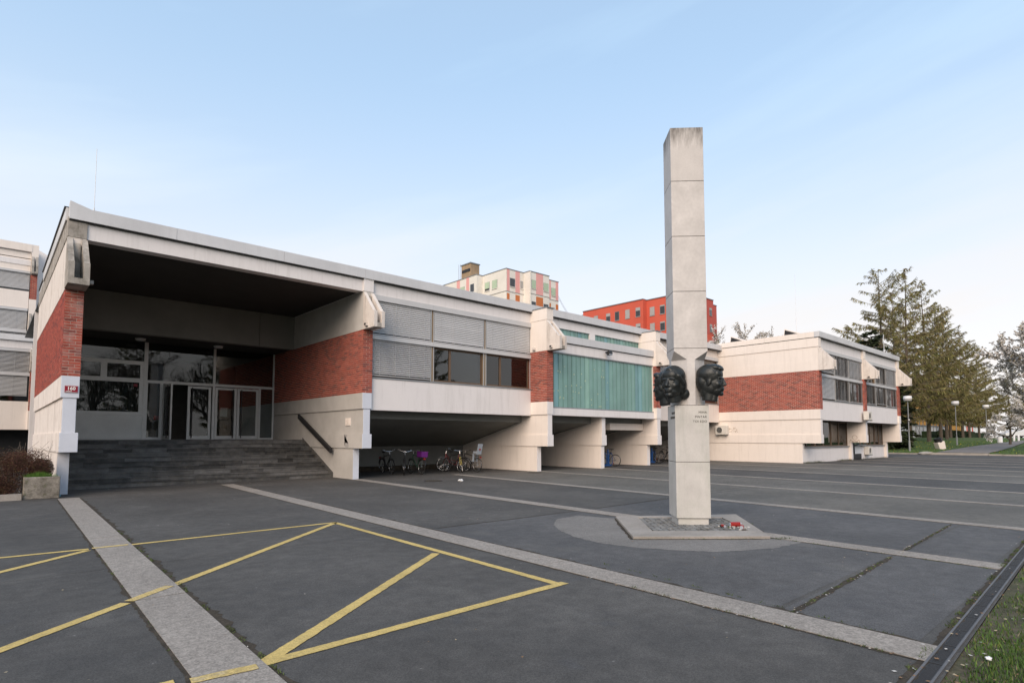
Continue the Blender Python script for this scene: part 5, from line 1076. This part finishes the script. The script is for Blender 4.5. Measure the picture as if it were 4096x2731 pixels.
for i in range(12):
    x = -50+i*9.5+R.uniform(-2,2); y = -34-R.uniform(0,9)
    tree('larch_tree', 'larch behind the viewer mirrored in the windows, '+('first','second','third','fourth','fifth','sixth','seventh','eighth','ninth','tenth','eleventh','twelfth')[i]+' from the left', 'tree', 'larches behind the viewer', LM[i % 3], (x, y, -.1), i*1.3, R.uniform(.7,.95))
# ================================================================== TOWER AND RED BLOCK IN THE BACKGROUND
tw_ = thing('apartment_tower', 'cream apartment tower with pink and orange stripes', 'building', (57, 64, 0))
SEG = [(53.07, 57.68, 66.3, 76, 25.8), (54.25, 57.68, 61.0, 66.3, 25.8), (57.683, 61.75, 59.7, 72, 25.8), (61.753, 63.8, 59.75, 70, 25.27)]
for (a, b, c, d, h) in SEG: MB().box(a, b, c, d, 0, h).build('wall', 'tower_cream', tw_); MB().box(a-.06, b+.06, c-.06, d, h, h+.10).build('roof_trim', 'slate_trim', tw_)
def far_window(root, axis, f, u0, u1, z0, z1, shade=None, k=0, m='slate_trim'):
    def bx(d, a, b, za, zb): return MB().box(f-d, f+.05, a, b, za, zb) if axis == 0 else MB().box(a, b, f-d, f+.05, za, zb)
    w = bx(.03, u0, u1, z0, z1).build('window', 'sign_white' if m == 'w' else 'slate_trim', root)
    bx(.04, u0+.07, u1-.07, z0+.07, z1-.05).build('pane', 'far_glass', w)
    if shade: bx(.055, u0+.04, u1-.04, lerp(z1, z0, k), z1-.02).build('roller_blind', shade, w)
    bx(.10, u0-.03, u1+.03, z0-.08, z0-.001).build('sill', 'tower_cream' if root is tw_ else 'roller_grey', w)
def tband(x0, x1, y, z0, z1, m, nm='stripe'): MB().box(x0, x1, y-.015, y+.05, z0, z1).build(nm, m, tw_)
for lv in range(3):
    o_ = -3.2*lv; pm = 'tower_pink' if lv == 0 else 'tower_orange'; zt = 25.78+o_ if lv == 0 else 25.5+o_; zb_ = 22.62+o_
    MB().box(54.2, 57.72, 60.95, 61.1, zb_-.08, zb_).build('floor_band', 'roller_grey', tw_); MB().box(54.19, 54.3, 61.0, 66.3, zb_-.08, zb_).build('floor_band', 'roller_grey', tw_); MB().box(57.68, 61.8, 59.65, 59.75, zb_-.08, zb_).build('floor_band', 'roller_grey', tw_); MB().box(61.75, 63.85, 59.7, 59.78, zb_-.3, zb_-.22).build('floor_band', 'roller_grey', tw_)
    tband(54.38, 54.89, 61, zb_+.02, zt, pm); tband(56.04, 56.90, 61, zb_+.02, zt, pm); tband(58.97, 60.42, 59.7, zb_+.02, zt, pm); tband(61.83, 62.15, 59.75, zb_-.2, 25.25+o_ if lv == 0 else 25+o_, pm); tband(63.2, 63.78, 59.75, zb_-.2, 25.25+o_ if lv == 0 else 25+o_, pm)
    far_window(tw_, 1, 61, 54.94, 55.95, 23.35+o_, 24.6+o_); far_window(tw_, 1, 61, 56.93, 57.55, 23.4+o_, 24.55+o_, 'roller_grey', .9, 'w')
    far_window(tw_, 1, 59.7, 58.03, 58.9, 23.35+o_, 24.65+o_, 'roller_green' if lv == 0 else None, .95); far_window(tw_, 1, 59.7, 60.5, 61.55, 23.35+o_, 24.65+o_, 'roller_green' if lv == 0 else None, .95); far_window(tw_, 1, 59.75, 62.22, 63.15, 23.0+o_, 24.2+o_, 'roller_green' if lv == 0 else None, .95)
    far_window(tw_, 0, 54.25, 62.95, 64.1, 23.38+o_, 24.65+o_, 'roller_green', .97); far_window(tw_, 0, 54.25, 64.7, 65.8, 23.35+o_, 24.65+o_, 'roller_green', .75)
    for a, b in ((66.9, 67.8), (69.2, 70.3), (71.5, 72.4)): far_window(tw_, 0, 53.07, a, b, 23.35+o_, 24.6+o_, 'roller_green' if a > 68 else None, .95)
    for a, b in ((68.1, 68.8), (70.4, 71.2), (74.5, 75.4)): MB().box(53.055, 53.1, a, b, zb_, 25.78+o_).build('stripe', 'tower_pink' if lv == 0 else 'tower_orange', tw_)
ch = MB().box(53.5, 55.2, 68.3, 70.6, 25.8, 28.1).build('chimney_house', 'tower_brown', tw_); MB().box(53.4, 55.3, 68.2, 70.75, 28.1, 28.25).build('chimney_roof', 'slate_trim', ch); MB().box(53.44, 53.5, 68.4, 70.4, 26.9, 27.35).build('louvre', 'dark_steel', ch)
for y in (70.9, 71.3): MB().tube((53.5,y,25.8),(53.5,y,28.5), .03, n=5).build('ladder_rail', 'galvanised', ch)
MB().tube((57.72,59.62,8),(57.72,59.62,25.8), .06, n=6).build('drainpipe', 'tower_cream', tw_)
rd = thing('red_apartment_block', 'long bright red apartment block behind the school', 'building', (90, 65, 0))
MB().box(87.24, 100, 60.76, 75.0, 0, 26.65).build('wall', 'red_render', rd); MB().box(88.34, 97.4, 52.62, 60.755, 0, 26.6).build('wall', 'red_render', rd); MB().box(97.405, 98.7, 52.65, 62, 0, 25.8).build('wall', 'red_render_dark', rd); MB().box(87.5, 100, 75.003, 83, 0, 26.0).build('wall', 'red_render', rd)
MB().box(88.30, 97.45, 52.60, 52.618, 20.2, 26.6).build('end_panel', 'red_render_dark', rd)
for (a, b, c, d, h) in ((87.1,100,60.7,75.05,26.65),(88.2,97.5,52.5,60.69,26.6),(97.5,98.8,52.6,62,25.8),(87.4,100,75.1,83,26.0)): MB().box(a, b, c, d, h, h+.12).build('roof_trim', 'slate_trim', rd)
for lv in range(4):
    o_ = -2.98*lv
    for q, a in enumerate((61.36, 63.69, 66.09, 68.19, 71.2, 73.4, 76.5, 79)): far_window(rd, 0, 87.24 if a < 75 else 87.5, a, a+1.02, 23.65+o_, 25.33+o_, 'roller_grey' if (q*3+lv) % 4 != 2 else None, .98 if q % 3 else .35)
    for q, a in enumerate((54.6, 56.92, 59.05)): far_window(rd, 0, 88.34, a, a+1.02, 23.62+o_, 25.22+o_, 'roller_grey', .95 if q != 1 else .15)
    far_window(rd, 1, 52.6, 95.98, 96.85, 23.7+o_, 25.1+o_, 'roller_grey', .3); MB().box(97.3, 97.403, 52.61, 52.64, 21+o_, 23+o_).build('expansion_joint', 'slate_trim', rd)
# two overhead wires between the blocks
for k in range(2):
    a, b = Vector((63.8, 60, 23.6-.3*k)), Vector((87.4, 75.5, 24.6-.3*k)); m_ = MB(); P_ = [a.lerp(b, i/12)-Vector((0,0,1.2*4*(i/12)*(1-i/12))) for i in range(13)]; m_.path(P_, .018, 4); tag(m_.build('overhead_wire', 'roller_grey'), ('upper' if k == 0 else 'lower')+' thin wire sagging between tower and red block', 'wire', 'overhead wires')
